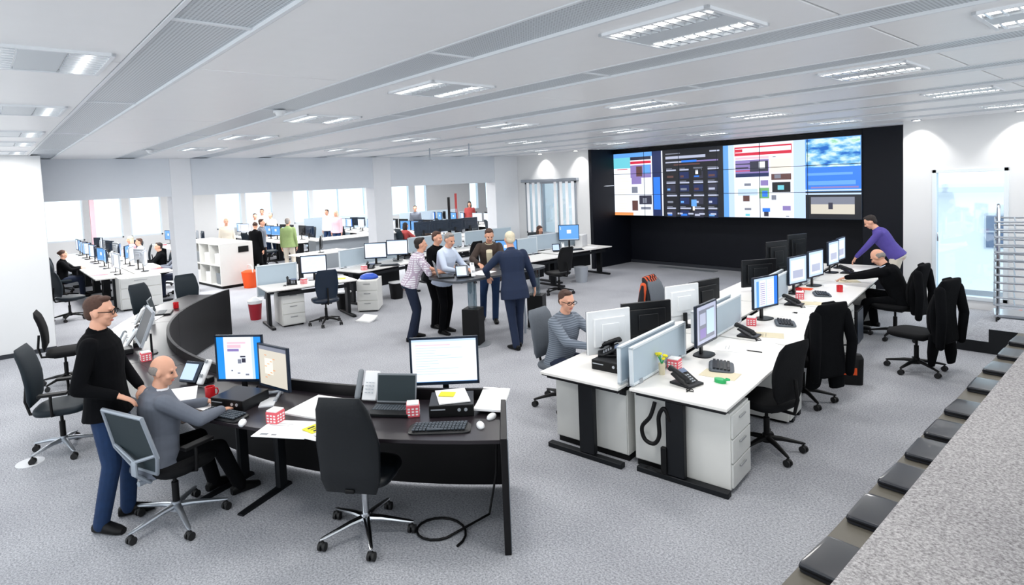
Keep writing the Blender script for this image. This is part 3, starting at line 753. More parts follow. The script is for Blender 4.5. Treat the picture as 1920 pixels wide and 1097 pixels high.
def person(label, loc, face, H=1.78, pelvis=(0, 0, .943), lean=3, side=0, twist=0, head=(0, 0), hands=None, elbows=None, feet=None, knees=None,
           top='cloth_grey', kind='shirt', trousers='denim', shoes='black', hair='hair_brown', hairstyle='short', skin='skin', glasses=False,
           vox=.009, inner=None, toes=None, fingers=True, group=None, name='person', curl=.6, bulk=1.08):
    """x right, y forward, z up, in metres of a 1.78 m figure; face = heading in degrees of the local +Y axis"""
    k = H / 1.78; t = thing(name, label, 'person', loc, R(face - 90), group)
    V = Vector; P = V(pelvis)
    Rt = Matrix.Rotation(R(-lean), 3, 'X') @ Matrix.Rotation(R(side), 3, 'Y')
    # lean: forward positive -> the spine tips toward +Y
    U = V((math.sin(R(side)), math.sin(R(lean)), math.cos(R(lean)))).normalized()
    rt0 = V((1, 0, 0)); Fw = U.cross(rt0).normalized() * -1
    if Fw.y < 0: Fw = -Fw
    rt0 = Fw.cross(U).normalized()
    def fr(h):     # frame turning with height (twist)
        a = R(twist) * min(1, max(0, h / .5)); c, s = math.cos(a), math.sin(a)
        return rt0 * c + Fw * s, Fw * c - rt0 * s
    def tp(h, x=0, y=0):
        r, f = fr(h); return P + U * h + r * x + f * y
    sh = [tp(.45, s * .188, -.01) for s in (-1, 1)]
    hp = [P + V((s * .088, 0, -.01)) for s in (-1, 1)]
    hands = hands or [(-.24, .06, .8), (.24, .06, .8)]; feet = feet or [(-.1, .0), (.1, .05)]
    elbows = elbows or [(-.4, -1, -.2), (.4, -1, -.2)]; knees = knees or [(-.1, 1, 0), (.1, 1, 0)]; toes = toes or [8, -8]
    sit = pelvis[2] < .7
    ank = []; kn = []
    for i in range(2):
        f = feet[i]; fz = f[2] if len(f) > 2 else 0
        K, A = ik(hp[i], (f[0], f[1], fz + .085), .44, .42, knees[i]); kn.append(K); ank.append(A)
    el = []; wr = []
    for i in range(2):
        E, Wp = ik(sh[i], hands[i], .29, .25, elbows[i]); el.append(E); wr.append(Wp)
    nb = tp(.51, 0, -.005); hy, hpch = head[0], -head[1]
    r5, f5 = fr(.5); hr = Matrix.Rotation(R(hy), 3, 'Z'); hf = hr @ f5; hf = V((hf.x, hf.y, 0)).normalized()
    hs = V((hf.y, -hf.x, 0)); hu = V((0, 0, 1)) * math.cos(R(hpch)) + hf * math.sin(R(hpch)); hf2 = hs.cross(hu) * -1
    if hf2.dot(hf) < 0: hf2 = -hf2
    nk = nb + (U * .6 + V((0, 0, .4))).normalized() * .045 + hf * .014; hc = nk + hu * .112 + hf2 * .012
    def hd(x, y, z): return hc + hs * x + hf2 * y + hu * z
    HM = Matrix((hs, hf2, hu)).transposed()
    S = MB(); S.T = Matrix.Scale(k, 4)
    def torso(mb, rows, ex=0., n=20):
        rg = []
        for h, w_, d_, y_ in rows:
            r, f = fr(h); rg.append((tp(h, 0, y_), r * (w_ * bulk + ex), f * (d_ * bulk + ex)))
        mb.loft(rg, n, p=2.4)
    rows = [(-.12, .07, .06, 0), (-.09, .14, .1, 0), (0, .165, .118, 0), (.1, .15, .108, .005), (.2, .142, .105, .008), (.32, .158, .118, .01), (.42, .172, .112, 0), (.475, .145, .09, -.01), (.51, .078, .064, -.01)]
    torso(S, rows)
    S.cap(tp(.46, 0, -.008), nk + hu * .03, .066, .054, 14)
    for i in range(2):
        S.cap(sh[i] + (tp(.44) - sh[i]) * .12, el[i], .05, .038); S.cap(el[i], wr[i], .038, .026)
        S.cap(hp[i], kn[i], .078, .052); S.cap(kn[i], ank[i], .05, .034); 
    # head: skull, jaw, nose, ears, brow
    S.ell(hd(0, -.012, .03), (.073, .093, .095), HM, 20, 13); S.ell(hd(0, .022, -.035), (.055, .062, .068), HM, 18, 11); S.ell(hd(0, .055, -.082), (.026, .022, .02), HM)
    S.loft([(hd(0, .082, .025), hs * .009, hf2 * .008), (hd(0, .094, .0), hs * .011, hf2 * .012), (hd(0, .104, -.022), hs * .017, hf2 * .015), (hd(0, .09, -.035), hs * .013, hf2 * .01)], 10)
    for s in (-1, 1):
        S.ell(hd(s * .075, -.005, .0), (.01, .02, .032), HM, 10, 7); S.ell(hd(s * .03, .078, .033), (.022, .011, .008), HM, 10, 6)
        S.ell(hd(s * .036, .06, -.02), (.024, .024, .024), HM, 10, 7)
    # hands
    for i in range(2):
        s = -1 if i == 0 else 1; d = (wr[i] - el[i]).normalized()
        hdn = V((0, 0, -1)); n = hdn - d * hdn.dot(d)
        n = (V((-s, 0, 0)) - d * V((-s, 0, 0)).dot(d)) if n.length < .45 else n
        n.normalize(); lat = d.cross(n); 
        if lat.dot(V((s, .2, 0))) < 0: lat = -lat     # lat points outward (little finger side)
        d2 = (d + n * .15).normalized(); pc = wr[i] + d2 * .05
        S.loft([(wr[i], lat * .026, n * .018), (wr[i] + d2 * .03, lat * .036, n * .016), (wr[i] + d2 * .07, lat * .041, n * .014), (wr[i] + d2 * .092, lat * .038, n * .01)], 12)
        if fingers:
            for j, (o, Lf) in enumerate(((-.03, .066), (-.01, .076), (.011, .07), (.031, .054))):
                b0 = wr[i] + d2 * .088 + lat * o; c1 = (d2 + n * curl * .5 + lat * o * 2).normalized(); b1 = b0 + c1 * Lf * .5
                c2 = (d2 + n * curl * 1.3).normalized(); b2 = b1 + c2 * Lf * .5
                S.cap(b0, b1, .0095, .0088, 8); S.cap(b1, b2, .0088, .0078, 8)
            tb = wr[i] + d2 * .03 - lat * .03; tm = tb + (d2 * .6 - lat * .75 + n * .25).normalized() * .035; S.cap(tb, tm, .013, .011, 8); S.cap(tm, tm + (d2 + n * .4 - lat * .1).normalized() * .03, .011, .009, 8)
    body = S.build('body', skin, t, remesh=vox, smooth=3)
    # face details
    for s in (-1, 1):
        Fc = MB(); Fc.T = S.T; Fc.ell(hd(s * .03, .079, .012), (.013, .006, .007), HM, 10, 6); Fc.build('eye', 'eye', body)
    Fc = MB(); Fc.T = S.T; Fc.ell(hd(0, .082, -.055), (.024, .008, .007), HM, 12, 6); Fc.build('mouth', 'lips', body)
    Hm = MB(); Hm.T = S.T
    if hairstyle == 'short':
        Hm.ell(hd(0, -.027, .052), (.077, .09, .08), HM, 20, 12); Hm.ell(hd(0, -.058, .0), (.066, .05, .062), HM, 16, 10); Hm.ell(hd(.01, .03, .108), (.05, .04, .02), HM)
    elif hairstyle == 'balding':
        for s in (-1, 1): Hm.ell(hd(s * .058, -.035, .015), (.022, .05, .04), HM)
        Hm.ell(hd(0, -.075, .01), (.06, .032, .05), HM)
    elif hairstyle == 'long':
        Hm.ell(hd(0, -.022, .048), (.084, .098, .088), HM, 20, 12); Hm.ell(hd(0, -.07, -.06), (.085, .05, .12), HM, 16, 12)
        for s in (-1, 1): Hm.ell(hd(s * .07, -.015, -.06), (.025, .045, .09), HM)
    elif hairstyle == 'bun':
        Hm.ell(hd(0, -.022, .045), (.08, .094, .086), HM, 20, 12); Hm.ell(hd(0, -.11, .05), (.035, .035, .035), HM)
    Hm.build('hair', hair, t, remesh=max(vox, .008), smooth=2)
    if glasses:
        G = MB(); G.T = S.T
        for s in (-1, 1):
            pts = [hd(s * .033 + .026 * math.cos(a) * 1.1, .098, .012 + .017 * math.sin(a)) for a in [i * math.pi / 6 for i in range(13)]]; G.tube(pts, .003, 6)
            G.tube([hd(s * .06, .095, .016), hd(s * .08, .01, .014)], .003, 6)
        G.tube([hd(-.008, .1, .015), hd(.008, .1, .015)], .003, 6); G.build('glasses', 'black', t)
    # top garment
    C = MB(); C.T = S.T; J = kind in ('jacket', 'open')
    ex = .02 if J else .012
    low = -.2 if J else (-.1 if kind != 'dress' else -.5)
    if sit: low = max(low, -.1)
    if lean > 15 and not J: low = -.05
    rws = [r for r in rows if r[0] >= -.01 and r[0] < .5]
    rws = [(low, .185 if low < -.08 else .168, .14 if low < -.08 else .125, 0)] + ([(-.06, .178, .13, 0)] if low < -.07 else []) + rws
    rws.append((.498, .1, .078, -.01)); rws.append((.522, .075, .062, -.006)); torso(C, rws, ex, 22)
    C.cap(tp(.43, 0, -.014), tp(.512, 0, -.008), .095, .072)
    sl = 1.0 if kind not in ('tee',) else -1
    for i in range(2):
        C.cap(sh[i] + (tp(.44) - sh[i]) * .1 + U * .005, el[i], .058 + ex * .6, .046 + ex * .4)
        if sl > 0: C.cap(el[i], el[i] + (wr[i] - el[i]) * .92, .046 + ex * .4, .034 + ex * .3)
        else: pass
    if kind == 'dress' and not sit: pass
    g = C.build({'jacket': 'jacket', 'open': 'jacket', 'tee': 'shirt', 'dress': 'dress'}.get(kind, 'shirt'), top, t, remesh=vox, smooth=4)
    # collar
    K = MB(); K.T = S.T; r5, f5 = fr(.5)
    K.loft([(tp(.495, 0, -.008), r5 * .082, f5 * .075), (tp(.54, 0, .004), r5 * .069, f5 * .067)], 18, cap=False); K.loft([(tp(.54, 0, .004), r5 * .065, f5 * .063), (tp(.495, 0, -.008), r5 * .07, f5 * .062)], 18, cap=False)
    K.build('collar', inner or top, t)
    if J:
        I = MB(); I.T = S.T; r4, f4 = fr(.35)
        if kind == 'open':
            I.loft([(tp(.02, 0, .13 + ex * .3), r4 * .05, f4 * .03), (tp(.12, 0, .125 + ex * .6), r4 * .05, f4 * .03), (tp(.2, 0, .122 + ex * .6), r4 * .05, f4 * .03), (tp(.34, 0, .132 + ex * .6), r4 * .055, f4 * .03), (tp(.42, 0, .122 + ex * .6), r4 * .055, f4 * .03), (tp(.47, 0, .075), r4 * .06, f4 * .03)], 12, p=3)
        else:
            I.loft([(tp(.24, 0, .112 + ex * .5), r4 * .008, f4 * .02), (tp(.34, 0, .122 + ex * .6), r4 * .035, f4 * .025), (tp(.42, 0, .115 + ex * .6), r4 * .045, f4 * .028), (tp(.47, 0, .08), r4 * .055, f4 * .03)], 12, p=3)
        I.build('shirt', inner or 'cloth_white', t)
    # trousers / skirt
    T = MB(); T.T = S.T
    if kind == 'dress':
        T.loft([((P.x, P.y, P.z - .0), (.16, 0, 0), (0, .12, 0)), ((P.x, P.y, P.z - .3), (.19, 0, 0), (0, .15, 0)), ((P.x, P.y, P.z - .5), (.2, 0, 0), (0, .16, 0))], 18); T.build('skirt', top, t)
        L = MB(); L.T = S.T
        for i in range(2): L.cap(hp[i], kn[i], .08, .056); L.cap(kn[i], ank[i], .054, .038)
        L.build('tights', 'cloth_black', t, remesh=vox, smooth=2)
    else:
        torso(T, [(-.11, .1, .08, 0), (-.07, .165, .118, 0), (0, .172, .125, 0), (.06, .166, .12, 0)], 0, 20)
        for i in range(2):
            a2 = ank[i] + (ank[i] - kn[i]).normalized() * .02
            T.cap(hp[i] + V((0, 0, -.01)), kn[i], .095 * bulk, .066); T.cap(kn[i], a2, .066, .056)
        T.build('trousers', trousers, t, remesh=vox, smooth=4)
    for i in range(2):
        a = R(toes[i]); fd = V((-math.sin(a), math.cos(a), 0)); sd = V((fd.y, -fd.x, 0)); b0 = ank[i] - V((0, 0, .085))
        sh_ = MB(); sh_.T = S.T; up = V((0, 0, 1))
        sh_.loft([(b0 - fd * .07 + up * .035, sd * .028, up * .03), (b0 - fd * .045 + up * .045, sd * .036, up * .044), (b0 + up * .052, sd * .038, up * .051), (b0 + fd * .06 + up * .04, sd * .042, up * .04), (b0 + fd * .13 + up * .028, sd * .044, up * .028), (b0 + fd * .175 + up * .022, sd * .03, up * .02)], 14, p=2.6)
        sh_.build('shoe', shoes, t)
    return t
# ------------------------------------------------------------------ ring of dark desks round the bar table
RC = Vector((-7.1, 6.4, 0))
def rp(a, r, z=0): return RC + Vector((math.cos(R(a)) * r, math.sin(R(a)) * r, z))
def rz_out(x, y): return math.atan2(y - RC.y, x - RC.x) + math.pi / 2     # local -Y looks outward to the sitter
R0, R1, TZ = 4.84, 5.6, .74
def arc_prism(mb, a0, a1, r0, r1, z0, z1, n=10):
    vs = []; 
    for i in range(n + 1):
        a = a0 + (a1 - a0) * i / n
        for r in (r0, r1):
            for z in (z0, z1): vs.append(rp(a, r, z) - RC)
    fs = []
    for i in range(n):
        b = i * 4; c = b + 4
        fs += [(b, b + 1, c + 1, c), (b + 2, c + 2, c + 3, b + 3), (b + 1, b + 3, c + 3, c + 1), (b, c, c + 2, b + 2)]
    fs += [(0, 2, 3, 1), (n * 4, n * 4 + 1, n * 4 + 3, n * 4 + 2)]
    return mb.add(vs, fs)
names = ['right-hand segment of the dark curved desk ring, ending in a tall side panel', 'dark curved desk segment where the man in the grey jacket works',
         'dark curved desk segment behind the standing man in black', 'far left segment of the dark curved desk ring with its bare black inner panel showing']
angs = [317.4, 293.3, 269.2, 245.1, 221]
for i in range(4):
    a1, a0 = angs[i], angs[i + 1]
    t = thing('curved_desk', names[i], 'desk', RC, 0, 'curved desk ring')
    arc_prism(MB(), a0 + .03, a1 - .03, R0, R1, TZ - .028, TZ).build('tabletop', 'desk_dark', t, bevel=.003)
    arc_prism(MB(), a0 + .03, a1 - .03, R0 - .035, R0, .03, .83, 14).build('inner_panel', 'lip_black', t, bevel=.003)
    for a in ((a0 + 2.5, a1 - 2.5) if i else (a0 + 2.5,)):
        l = MB(); d = rp(a, 1) - RC; d.z = 0; s = Vector((-d.y, d.x, 0)); u = Vector((0, 0, 1))
        l.loft([(d * (R0 + .2), s * .04, u * .025), (d * (R1 - .02), s * .03, u * .018)], 8, p=4)
        l.loft([(d * (R0 + .28) + u * .02, d * .05, s * .03), (d * (R0 + .28) + u * (TZ - .03), d * .05, s * .03)], 8, p=4); l.build('leg', 'leg_black', t)
    arc_prism(MB(), a0 + 2, a1 - 2, R0 + .25, R0 + .33, TZ - .12, TZ - .04).build('cable_tray', 'black', t)
    if i == 0:
        e = MB(); arc_prism(e, 317.4, 317.85, R0 - .04, R1 + .12, 0, .8, 1); e.build('side_panel', 'lip_black', t, bevel=.003)
        e = MB(); arc_prism(e, 317.86, 317.9, R0 - .03, R1 + .11, .01, .79, 1); e.build('panel_face', 'frame_grey', t)
def on_ring(key, mk, x, y, label, rz=None, z=TZ, group=None):
    return place(key, mk, (x, y, z), rz_out(x, y) if rz is None else R(rz), label, group)
# right-hand workplace
on_ring('mon_big', lambda: monitor(.57, .4, doc_page(), 'plastic_navy', .018, .1), -3.93, 2.86, 'large monitor with a white page on the right-hand part of the dark desk', 50)
on_ring('dock', docking_box, -3.66, 2.72, 'flat black desktop computer under papers, below the large white monitor', 50)
papers((-3.68, 2.74, TZ + .092), R(60), 'loose papers with a yellow note on top of the flat black computer', .24, .3, 6, cat='papers', name='paper_stack')
papers((-3.72, 2.72, TZ + .104), R(40), 'yellow sticky pad on the papers over the flat black computer', .12, .09, 4, 'yellow', cat='note', name='sticky_note')
on_ring('kb_dark', keyboard, -3.42, 2.42, 'black keyboard in front of the large white monitor', 49)
on_ring('mouse_w', mouse, -3.25, 2.66, 'white mouse nearest the side panel of the dark desk', 60)
on_ring('mouse_w', mouse, -3.31, 2.82, 'second white mouse, just behind the first by the side panel', 20)
on_ring('cube', cube_box, -3.79, 2.44, 'red and white note box beside the laptop', 55)
on_ring('laptop', laptop, -3.97, 2.36, 'open black laptop with a dark display', 40)
def white_phone():
    t = thing('desk_phone', '', 'telephone'); M = Matrix.Rotation(R(62), 4, 'X')
    MB().box((.02, 0, .12), (.13, .24, .03), M=M).build('body', 'plastic_white', t, bevel=.008)
    MB().cap((-.085, -.05, .04), (-.085, .045, .22), .026, .024).build('handset', 'plastic_grey', t)
    k = MB()
    for i in range(3):
        for j in range(4): k.box((-.01 + i * .028, -.052 + j * .012, .08 + j * .024), (.016, .006, .012), M=M)
    k.build('keypad', 'plastic_silver', t); MB().box((0, .06, .03), (.2, .1, .06)).build('stand', 'plastic_black', t, bevel=.01); return t
on_ring('phone_w', white_phone, -4.33, 2.37, 'white upright desk phone behind the black high-backed chair', 36)
papers((-3.47, 2.97, TZ + .03), R(35), 'white paper pad leaning over the right end of the dark desk', .22, .34, 12, curl=.05, cat='papers', name='paper_stack')
papers((-4.5, 1.98, TZ), R(25), 'stack of white papers behind the spread-out newspaper', .32, .42, 10, cat='papers', name='paper_stack')
papers((-4.24, 1.63, TZ), R(38), 'large white sheet hanging over the front edge of the dark desk', .42, .3, 3, prints=[(-.16, -.12, -.1, -.09), (-.07, -.12, -.03, -.1), (-.18, .05, -.02, .054), (-.18, .08, 0, .084)])
papers((-4.02, 1.79, TZ + .005), R(22), 'printed sheet with a yellow picture next to the black high-backed chair', .21, .3, 3, prints=[(.02, -.1, .09, -.09)])
papers((-4.08, 1.76, TZ + .012), R(10), 'yellow printed slip on the sheets', .13, .12, 1, 'yellow', cat='paper', name='paper_slip', prints=[(-.04, -.03, -.02, .03), (0, -.03, .01, .03), (.03, -.03, .05, .02)])
papers((-3.98, 1.9, TZ + .004), R(60), 'brown folder corner under the sheets by the chair', .16, .22, 2, 'cloth_brown', cat='folder', name='folder')
on_ring('cube', cube_box, -4.45, 1.62, 'red and white note box near the white mouse and the seated man', 30)
# workplace of the man in the grey jacket
on_ring('mon_web', lambda: monitor(.45, .42, web_page(), 'plastic_navy', .016, .08), -5.4, 1.68, 'monitor with a bright blue web page on the dark desk', 43)
on_ring('mon_sheet', lambda: monitor(.42, .38, sheet_page(), 'plastic_navy', .016, .06, 'plastic_silver', None, 'v'), -5.03, 1.84, 'monitor with a beige page, right beside the blue web page monitor', 14)
on_ring('dock', docking_box, -5.06, 1.56, 'flat black desktop computer below the blue web page monitor', 28)
on_ring('kb_dark', keyboard, -4.88, 1.36, 'black keyboard under the hands of the seated man in grey', 24)
on_ring('mouse_w', mouse, -4.6, 1.42, 'white mouse between the seated man and the note box', 60)
on_ring('mug_red', mug, -5.42, 1.42, 'red mug on the dark desk beside the blue web page monitor', 60)
on_ring('tilt_phone', tilt_phone, -5.98, 1.42, 'steep desk phone with pale display and white handset beside the red mug', 30)
papers((-5.25, 1.2, TZ), R(35), 'white open papers in front of the man in the grey jacket', .42, .3, 4, cat='papers', name='paper_stack')
papers((-5.5, 1.22, TZ + .01), R(70), 'crumpled white sheet by the shoulder of the man in the grey jacket', .21, .3, 2, curl=.06)
papers((-5.12, 1.13, TZ + .01), R(20), 'open magazine under the hands of the seated man', .34, .24, 4, 'cloth_brown', cat='magazine', name='magazine')
papers((-4.9, 1.73, TZ), R(60), 'small pale booklet below the beige page monitor', .12, .2, 8, 'paper_grey', cat='booklet', name='booklet')
# workplace behind the standing man
o = on_ring('mon_tilt', lambda: monitor(.56, .4, [(0, 0, 1, 1, 'off')], 'plastic_silver', .02, .12, tilt=-22), -7.5, 1.32, 'grey monitor tilted back, seen edge-on behind the standing man')
on_ring('phone_w', white_phone, -7.72, 1.12, 'white upright desk phone beside the tilted grey monitor')
on_ring('tilt_phone', tilt_phone, -8.1, 1.3, 'grey desk phone at the left of the tilted monitor')
papers((-7.95, 1.08, TZ), R(-5), 'grey papers beside the tilted monitor', .3, .3, 6, 'paper_grey', cat='papers', name='paper_stack')
on_ring('cube', cube_box, -7.18, 1.26, 'red and white note box just behind the head of the seated man')
papers((-6.95, 1.35, TZ), R(5), 'dark writing mat on the desk behind the two men', .5, .3, 1, 'desk_edge', cat='desk mat', name='desk_mat')
o = on_ring('laptop', laptop, -9.85, 2.0, 'open black laptop on the far left dark desk segment', 160)
on_ring('mug_red', mug, -10.15, 2.25, 'red mug on the far left dark desk segment')
on_ring('phone_w', white_phone, -9.3, 1.6, 'white upright desk phone on the far left dark desk segment')
papers((-9.6, 1.75, TZ), R(-30), 'white papers on the far left dark desk segment', .4, .3, 4, cat='papers', name='paper_stack')
papers((-8.75, 1.35, TZ), R(-20), 'light grey papers at the left of the curved desk', .4, .3, 4, 'paper_grey', cat='papers', name='paper_stack')
def bottle():
    t = thing('water_bottle', '', 'bottle'); rg = [((0, 0, z), (r, 0, 0), (0, r, 0)) for z, r in ((0, .03), (.005, .034), (.16, .034), (.2, .015), (.22, .013))]
    MB().loft(rg, 16).build('body', 'plastic_white', t); MB().rod((0, 0, .22), (0, 0, .24), .016).build('cap', 'plastic_white', t); return t
on_ring('bottle', bottle, -9.15, 1.72, 'white bottle on the far left dark desk segment')
# cables on the floor under the right-hand desk
c = MB(); c.tube([(-3.35 + .17 * math.cos(a) - .02 * a, 2.35 + .17 * math.sin(a) + .01 * a, .012) for a in [i * .35 for i in range(18)]] + [(-3.3, 2.75, .03), (-3.32, 2.85, .3), (-3.4, 2.95, .7)], .009, 8)
tag(c.build('power_cable', 'black'), 'black power cable looped on the carpet under the right end of the dark desk', 'cable')
tag(MB().loft([((0, 0, 0), (.12, 0, 0), (0, .12, 0)), ((0, 0, .006), (.115, 0, 0), (0, .115, 0))], 24).build('floor_outlet', 'paper_grey', loc=(-7.1, .2, 0)), 'round pale floor outlet lid beside the empty chair at the left', 'outlet')
# chairs at the ring
place('c_leather', chair_leather, (-3.77, 1.98, 0), R(128 - 90), 'black leather high-backed office chair with chrome base in the foreground')
place('c_frame', chair_frame, (-4.96, 1.0, 0), R(112 - 90), 'grey-framed mesh office chair of the man in the grey jacket')
place('c_arms', chair_arms, (-7.17, .48, 0), R(70 - 90), 'empty dark office chair with armrests behind the standing man')
place('c_task', chair_task, (-9.75, .75, 0), R(80 - 90), 'dark office chair half hidden behind the standing man')
place('c_teal', lambda: chair_task('satin_metal', 'teal_black'), (-11.1, 2.1, 0), R(35 - 90), 'dark office chair beyond the tilted grey monitor')
place('c_teal', None, (-11.55, 2.85, 0), R(10 - 90), 'dark office chair in front of the left pillar')
# ------------------------------------------------------------------ bar table
t = thing('bar_table', 'tall dark bar table the group leans on', 'table', (-7.3, 6.3, 0))
MB().loft([((0, 0, 1.015), (.42, 0, 0), (0, 1.0, 0)), ((0, 0, 1.05), (.42, 0, 0), (0, 1.0, 0))], 40, p=7).build('tabletop', 'bar_top', t, bevel=.004)
for y, x in ((-.54, .2), (.87, .2)):
    p = MB().rod((x, y, .5), (x, y, 1.015), .07, n=20); p.build('glass_post', 'glass_column', t)
    MB().box((x, y, .28), (.27, .27, .56), R(30)).build('pedestal', 'black', t, bevel=.006)
    MB().loft([((x + .04, y, 0), (.24, 0, 0), (0, .24, 0)), ((x + .04, y, .008), (.24, 0, 0), (0, .24, 0))], 28).build('base_plate', 'plastic_grey', t)
MB().tube([(.38, .2, 1.01), (.43, .28, .95), (.44, .33, .6), (.44, .36, .3), (.4, .38, .02)], .02).build('curved_leg', 'frame_grey', t)
o = place('laptop', None, (-7.42, 5.5, 1.05), R(150), 'laptop open on the left end of the bar table')
place('tablet_phone', tilt_phone, (-7.15, 5.62, 1.05), R(60), 'pale screened phone on the left corner of the bar table')
papers((-7.25, 6.1, 1.05), R(20), 'white papers on the middle of the bar table', .3, .42, 3, cat='papers', name='paper_stack')
papers((-7.05, 6.6, 1.05), R(70), 'black folder on the bar table under the arms of the man in brown', .3, .4, 8, 'black', cat='folder', name='folder')
o = place('phone_b', desk_phone, (-7.45, 5.85, 1.05), R(60), 'black desk phone on the bar table')
# ------------------------------------------------------------------ rows of white desks
RO = Vector((-2.99, 4.05, 0)); RA = Vector((.990, .139, 0)); RQ = Vector((-.139, .990, 0)); RW = 8.
def rw(t, s, z=0): return RO + RA * t + RQ * s + Vector((0, 0, z))
DZ = .73
rn = ['nearest', 'second', 'third', 'farthest']
for k in range(4):
    place('wdesk_r', lambda: white_desk(1.98, .8, 1), rw(.02, 2.02 * k), R(RW), '%s white desk in the right-hand line of the double row' % rn[k], 'white desks of the double row')
    place('wdesk_l', lambda: white_desk(1.98, .8, -1), rw(-.05, 2.02 * k - .06), R(RW), '%s white desk in the left-hand line of the double row' % rn[k], 'white desks of the double row')
    place('part', screen_partition, rw(.03, (.02, 1.6, 3.55, 5.5)[k]), R(RW), '%s pale desk partition on the right-hand line of the double row' % rn[k], 'partitions of the double row')
    if k < 2: place('part', None, rw(-.07, (0, 1.55)[k]), R(RW), '%s pale desk partition on the left-hand line, just left of its twin' % rn[k], 'partitions of the double row')
    else: place('part', None, rw(-.07, (0, 0, 3.7, 5.6)[k]), R(RW), '%s pale desk partition on the left-hand line of the double row' % rn[k], 'partitions of the double row')
# cabinets: drawers to the aisle
CG = 'drawer cabinets under the double row'
place('ped', pedestal, rw(.51, .36), R(RW + 90), 'white drawer cabinet at the nearest right corner of the double row', CG)
for s, l in ((1.98, 'white drawer cabinet beside the first empty black chair of the double row'), (4.7, 'white drawer cabinet left of the seated man in black'), (6.4, 'white drawer cabinet farthest along the double row')):
    place('ped', None, rw(.5, s), R(RW + 90), l, CG)
def end_cabinet():
    t = thing('side_cabinet', '', 'cabinet'); MB().span((-.21, 0, .06), (.21, .45, .64)).build('body', 'cabinet', t, bevel=.004)
    MB().span((-.2, .02, 0), (.2, .43, .06)).build('plinth', 'black', t)
    MB().span((-.2, -.012, .07), (.2, 0, .63)).build('door', 'cabinet_side', t, bevel=.003); return t
def narrow_cabinet():
    t = end_cabinet(); return t
for x, l in ((-.66, 'white cabinet at the outer left corner of the double row'), (-.255, 'white cabinet just left of the middle gap of the double row'), (.155, 'white cabinet with a black hose in front, right of the middle gap')):
    o = place('endcab', end_cabinet, rw(x, .16), R(RW), l, 'white end cabinets of the double row'); o.scale = (.82, 1, 1)
h = MB(); pts = [(.2, .1, .62), (.17, .07, .5), (.1, .06, .4), (.12, .06, .3), (.2, .06, .28), (.25, .06, .36), (.25, .06, .52), (.3, .06, .6), (.34, .07, .5)]
def smooth(pts, n=6):
    out = []; P = [Vector(p) for p in pts]
    for i in range(len(P) - 1):
        p0, p1, p2, p3 = P[max(i - 1, 0)], P[i], P[i + 1], P[min(i + 2, len(P) - 1)]
        for j in range(n):
            t = j / n; out.append(.5 * ((2 * p1) + (p2 - p0) * t + (2 * p0 - 5 * p1 + 4 * p2 - p3) * t * t + (3 * p1 - p0 - 3 * p2 + p3) * t ** 3))
    return out + [P[-1]]
h.tube(smooth([rw(a, b, c) for a, b, c in pts]), .017, 10); o = h.build('cable_hose', 'black'); tag(o, 'thick black cable hose looping down the front of the double row', 'cable hose')
def adapter():
    t = thing('power_strip', '', 'power strip'); MB().box((0, 0, .12), (.05, .04, .22)).build('body', 'black', t, bevel=.006); MB().tube(smooth([(0, 0, .02), (-.05, -.01, .01), (-.12, 0, .03), (-.17, 0, .012)]), .006).build('cord', 'black', t); return t
place('strip', adapter, rw(.29, .06, .045), R(RW), 'black power strip standing by the leg of the nearest right desk')
# right-hand line workplaces
def mon(key, w, h, rects, loc, rz, label, **k): return place(key, lambda: monitor(w, h, rects, **k), loc, rz, label)
FR = R(RW + 90)      # display towards +t
mon('m_r1', .47, .4, [(0, 0, 1, 1, 'text'), (.1, .1, .9, .9, 'grey'), (.5, .2, .9, .85, 'paleblue'), (.15, .5, .45, .8, 'text'), (.15, .15, .45, .4, 'lilac')], rw(.2, 1.24, DZ), FR - R(2), 'dark-framed monitor on the nearest right desk of the double row', z=.12)
mon('m_r2', .47, .38, mail_page(), rw(.22, 3.02, DZ), FR - R(18), 'blue-framed monitor with mail columns on the second right desk', body='plastic_navy', z=.14)
mon('m_r3', .47, .4, [(0, 0, 1, 1, 'paleblue'), (.1, .1, .9, .9, 'white'), (.2, .2, .8, .5, 'text')], rw(.13, 4.8, DZ), FR - R(15), 'pale monitor on the third right desk of the double row', z=.14)
mon('m_r3', .47, .4, None, rw(.2, 5.52, DZ), FR - R(12), 'pale monitor beside another one on the third right desk')
mon('m_r3', .47, .4, None, rw(.16, 6.9, DZ), FR - R(8), 'pale monitor opposite the seated man in black')
mon('m_r3', .47, .4, None, rw(.16, 7.5, DZ), FR - R(4), 'farthest pale monitor of the double row')
for i, (a, s, l) in enumerate(((.36, .36, 'black desk phone at the near end of the double row'), (.3, 2.15, 'black desk phone on the second right desk'), (.28, 4.0, 'black desk phone on the third right desk'), (.36, 6.95, 'black desk phone beside the elbow of the reading man'))):
    place('phone_b', None, rw(a, s, DZ), R(RW + 90 - 15 * (i == 0)), l)
for a, s, l in ((.44, .95, 'dark keyboard on the nearest right desk'), (.46, 2.9, 'dark keyboard on the second right desk'), (.42, 4.85, 'dark keyboard on the third right desk')):
    o = place('kb_small', lambda: keyboard('key_grey', 'plastic_black'), rw(a, s, DZ), R(RW + 90 + 20), l); o.scale = (.72, 1.25, 1)
place('cube', None, rw(.11, .7, DZ), R(10), 'red and white note box against the nearest partition')
place('cube', None, rw(.17, 2.66, DZ), R(20), 'red and white note box below the mail monitor')
place('cube', None, rw(.24, 4.45, DZ), R(20), 'red and white note box on the third right desk, nearer one')
place('mug_red', None, rw(.16, 4.72, DZ), R(20), 'red mug below the pale monitor of the third right desk')
place('mug_red', None, rw(.57, 5.2, DZ), R(120), 'red mug near the hands of the reading man')
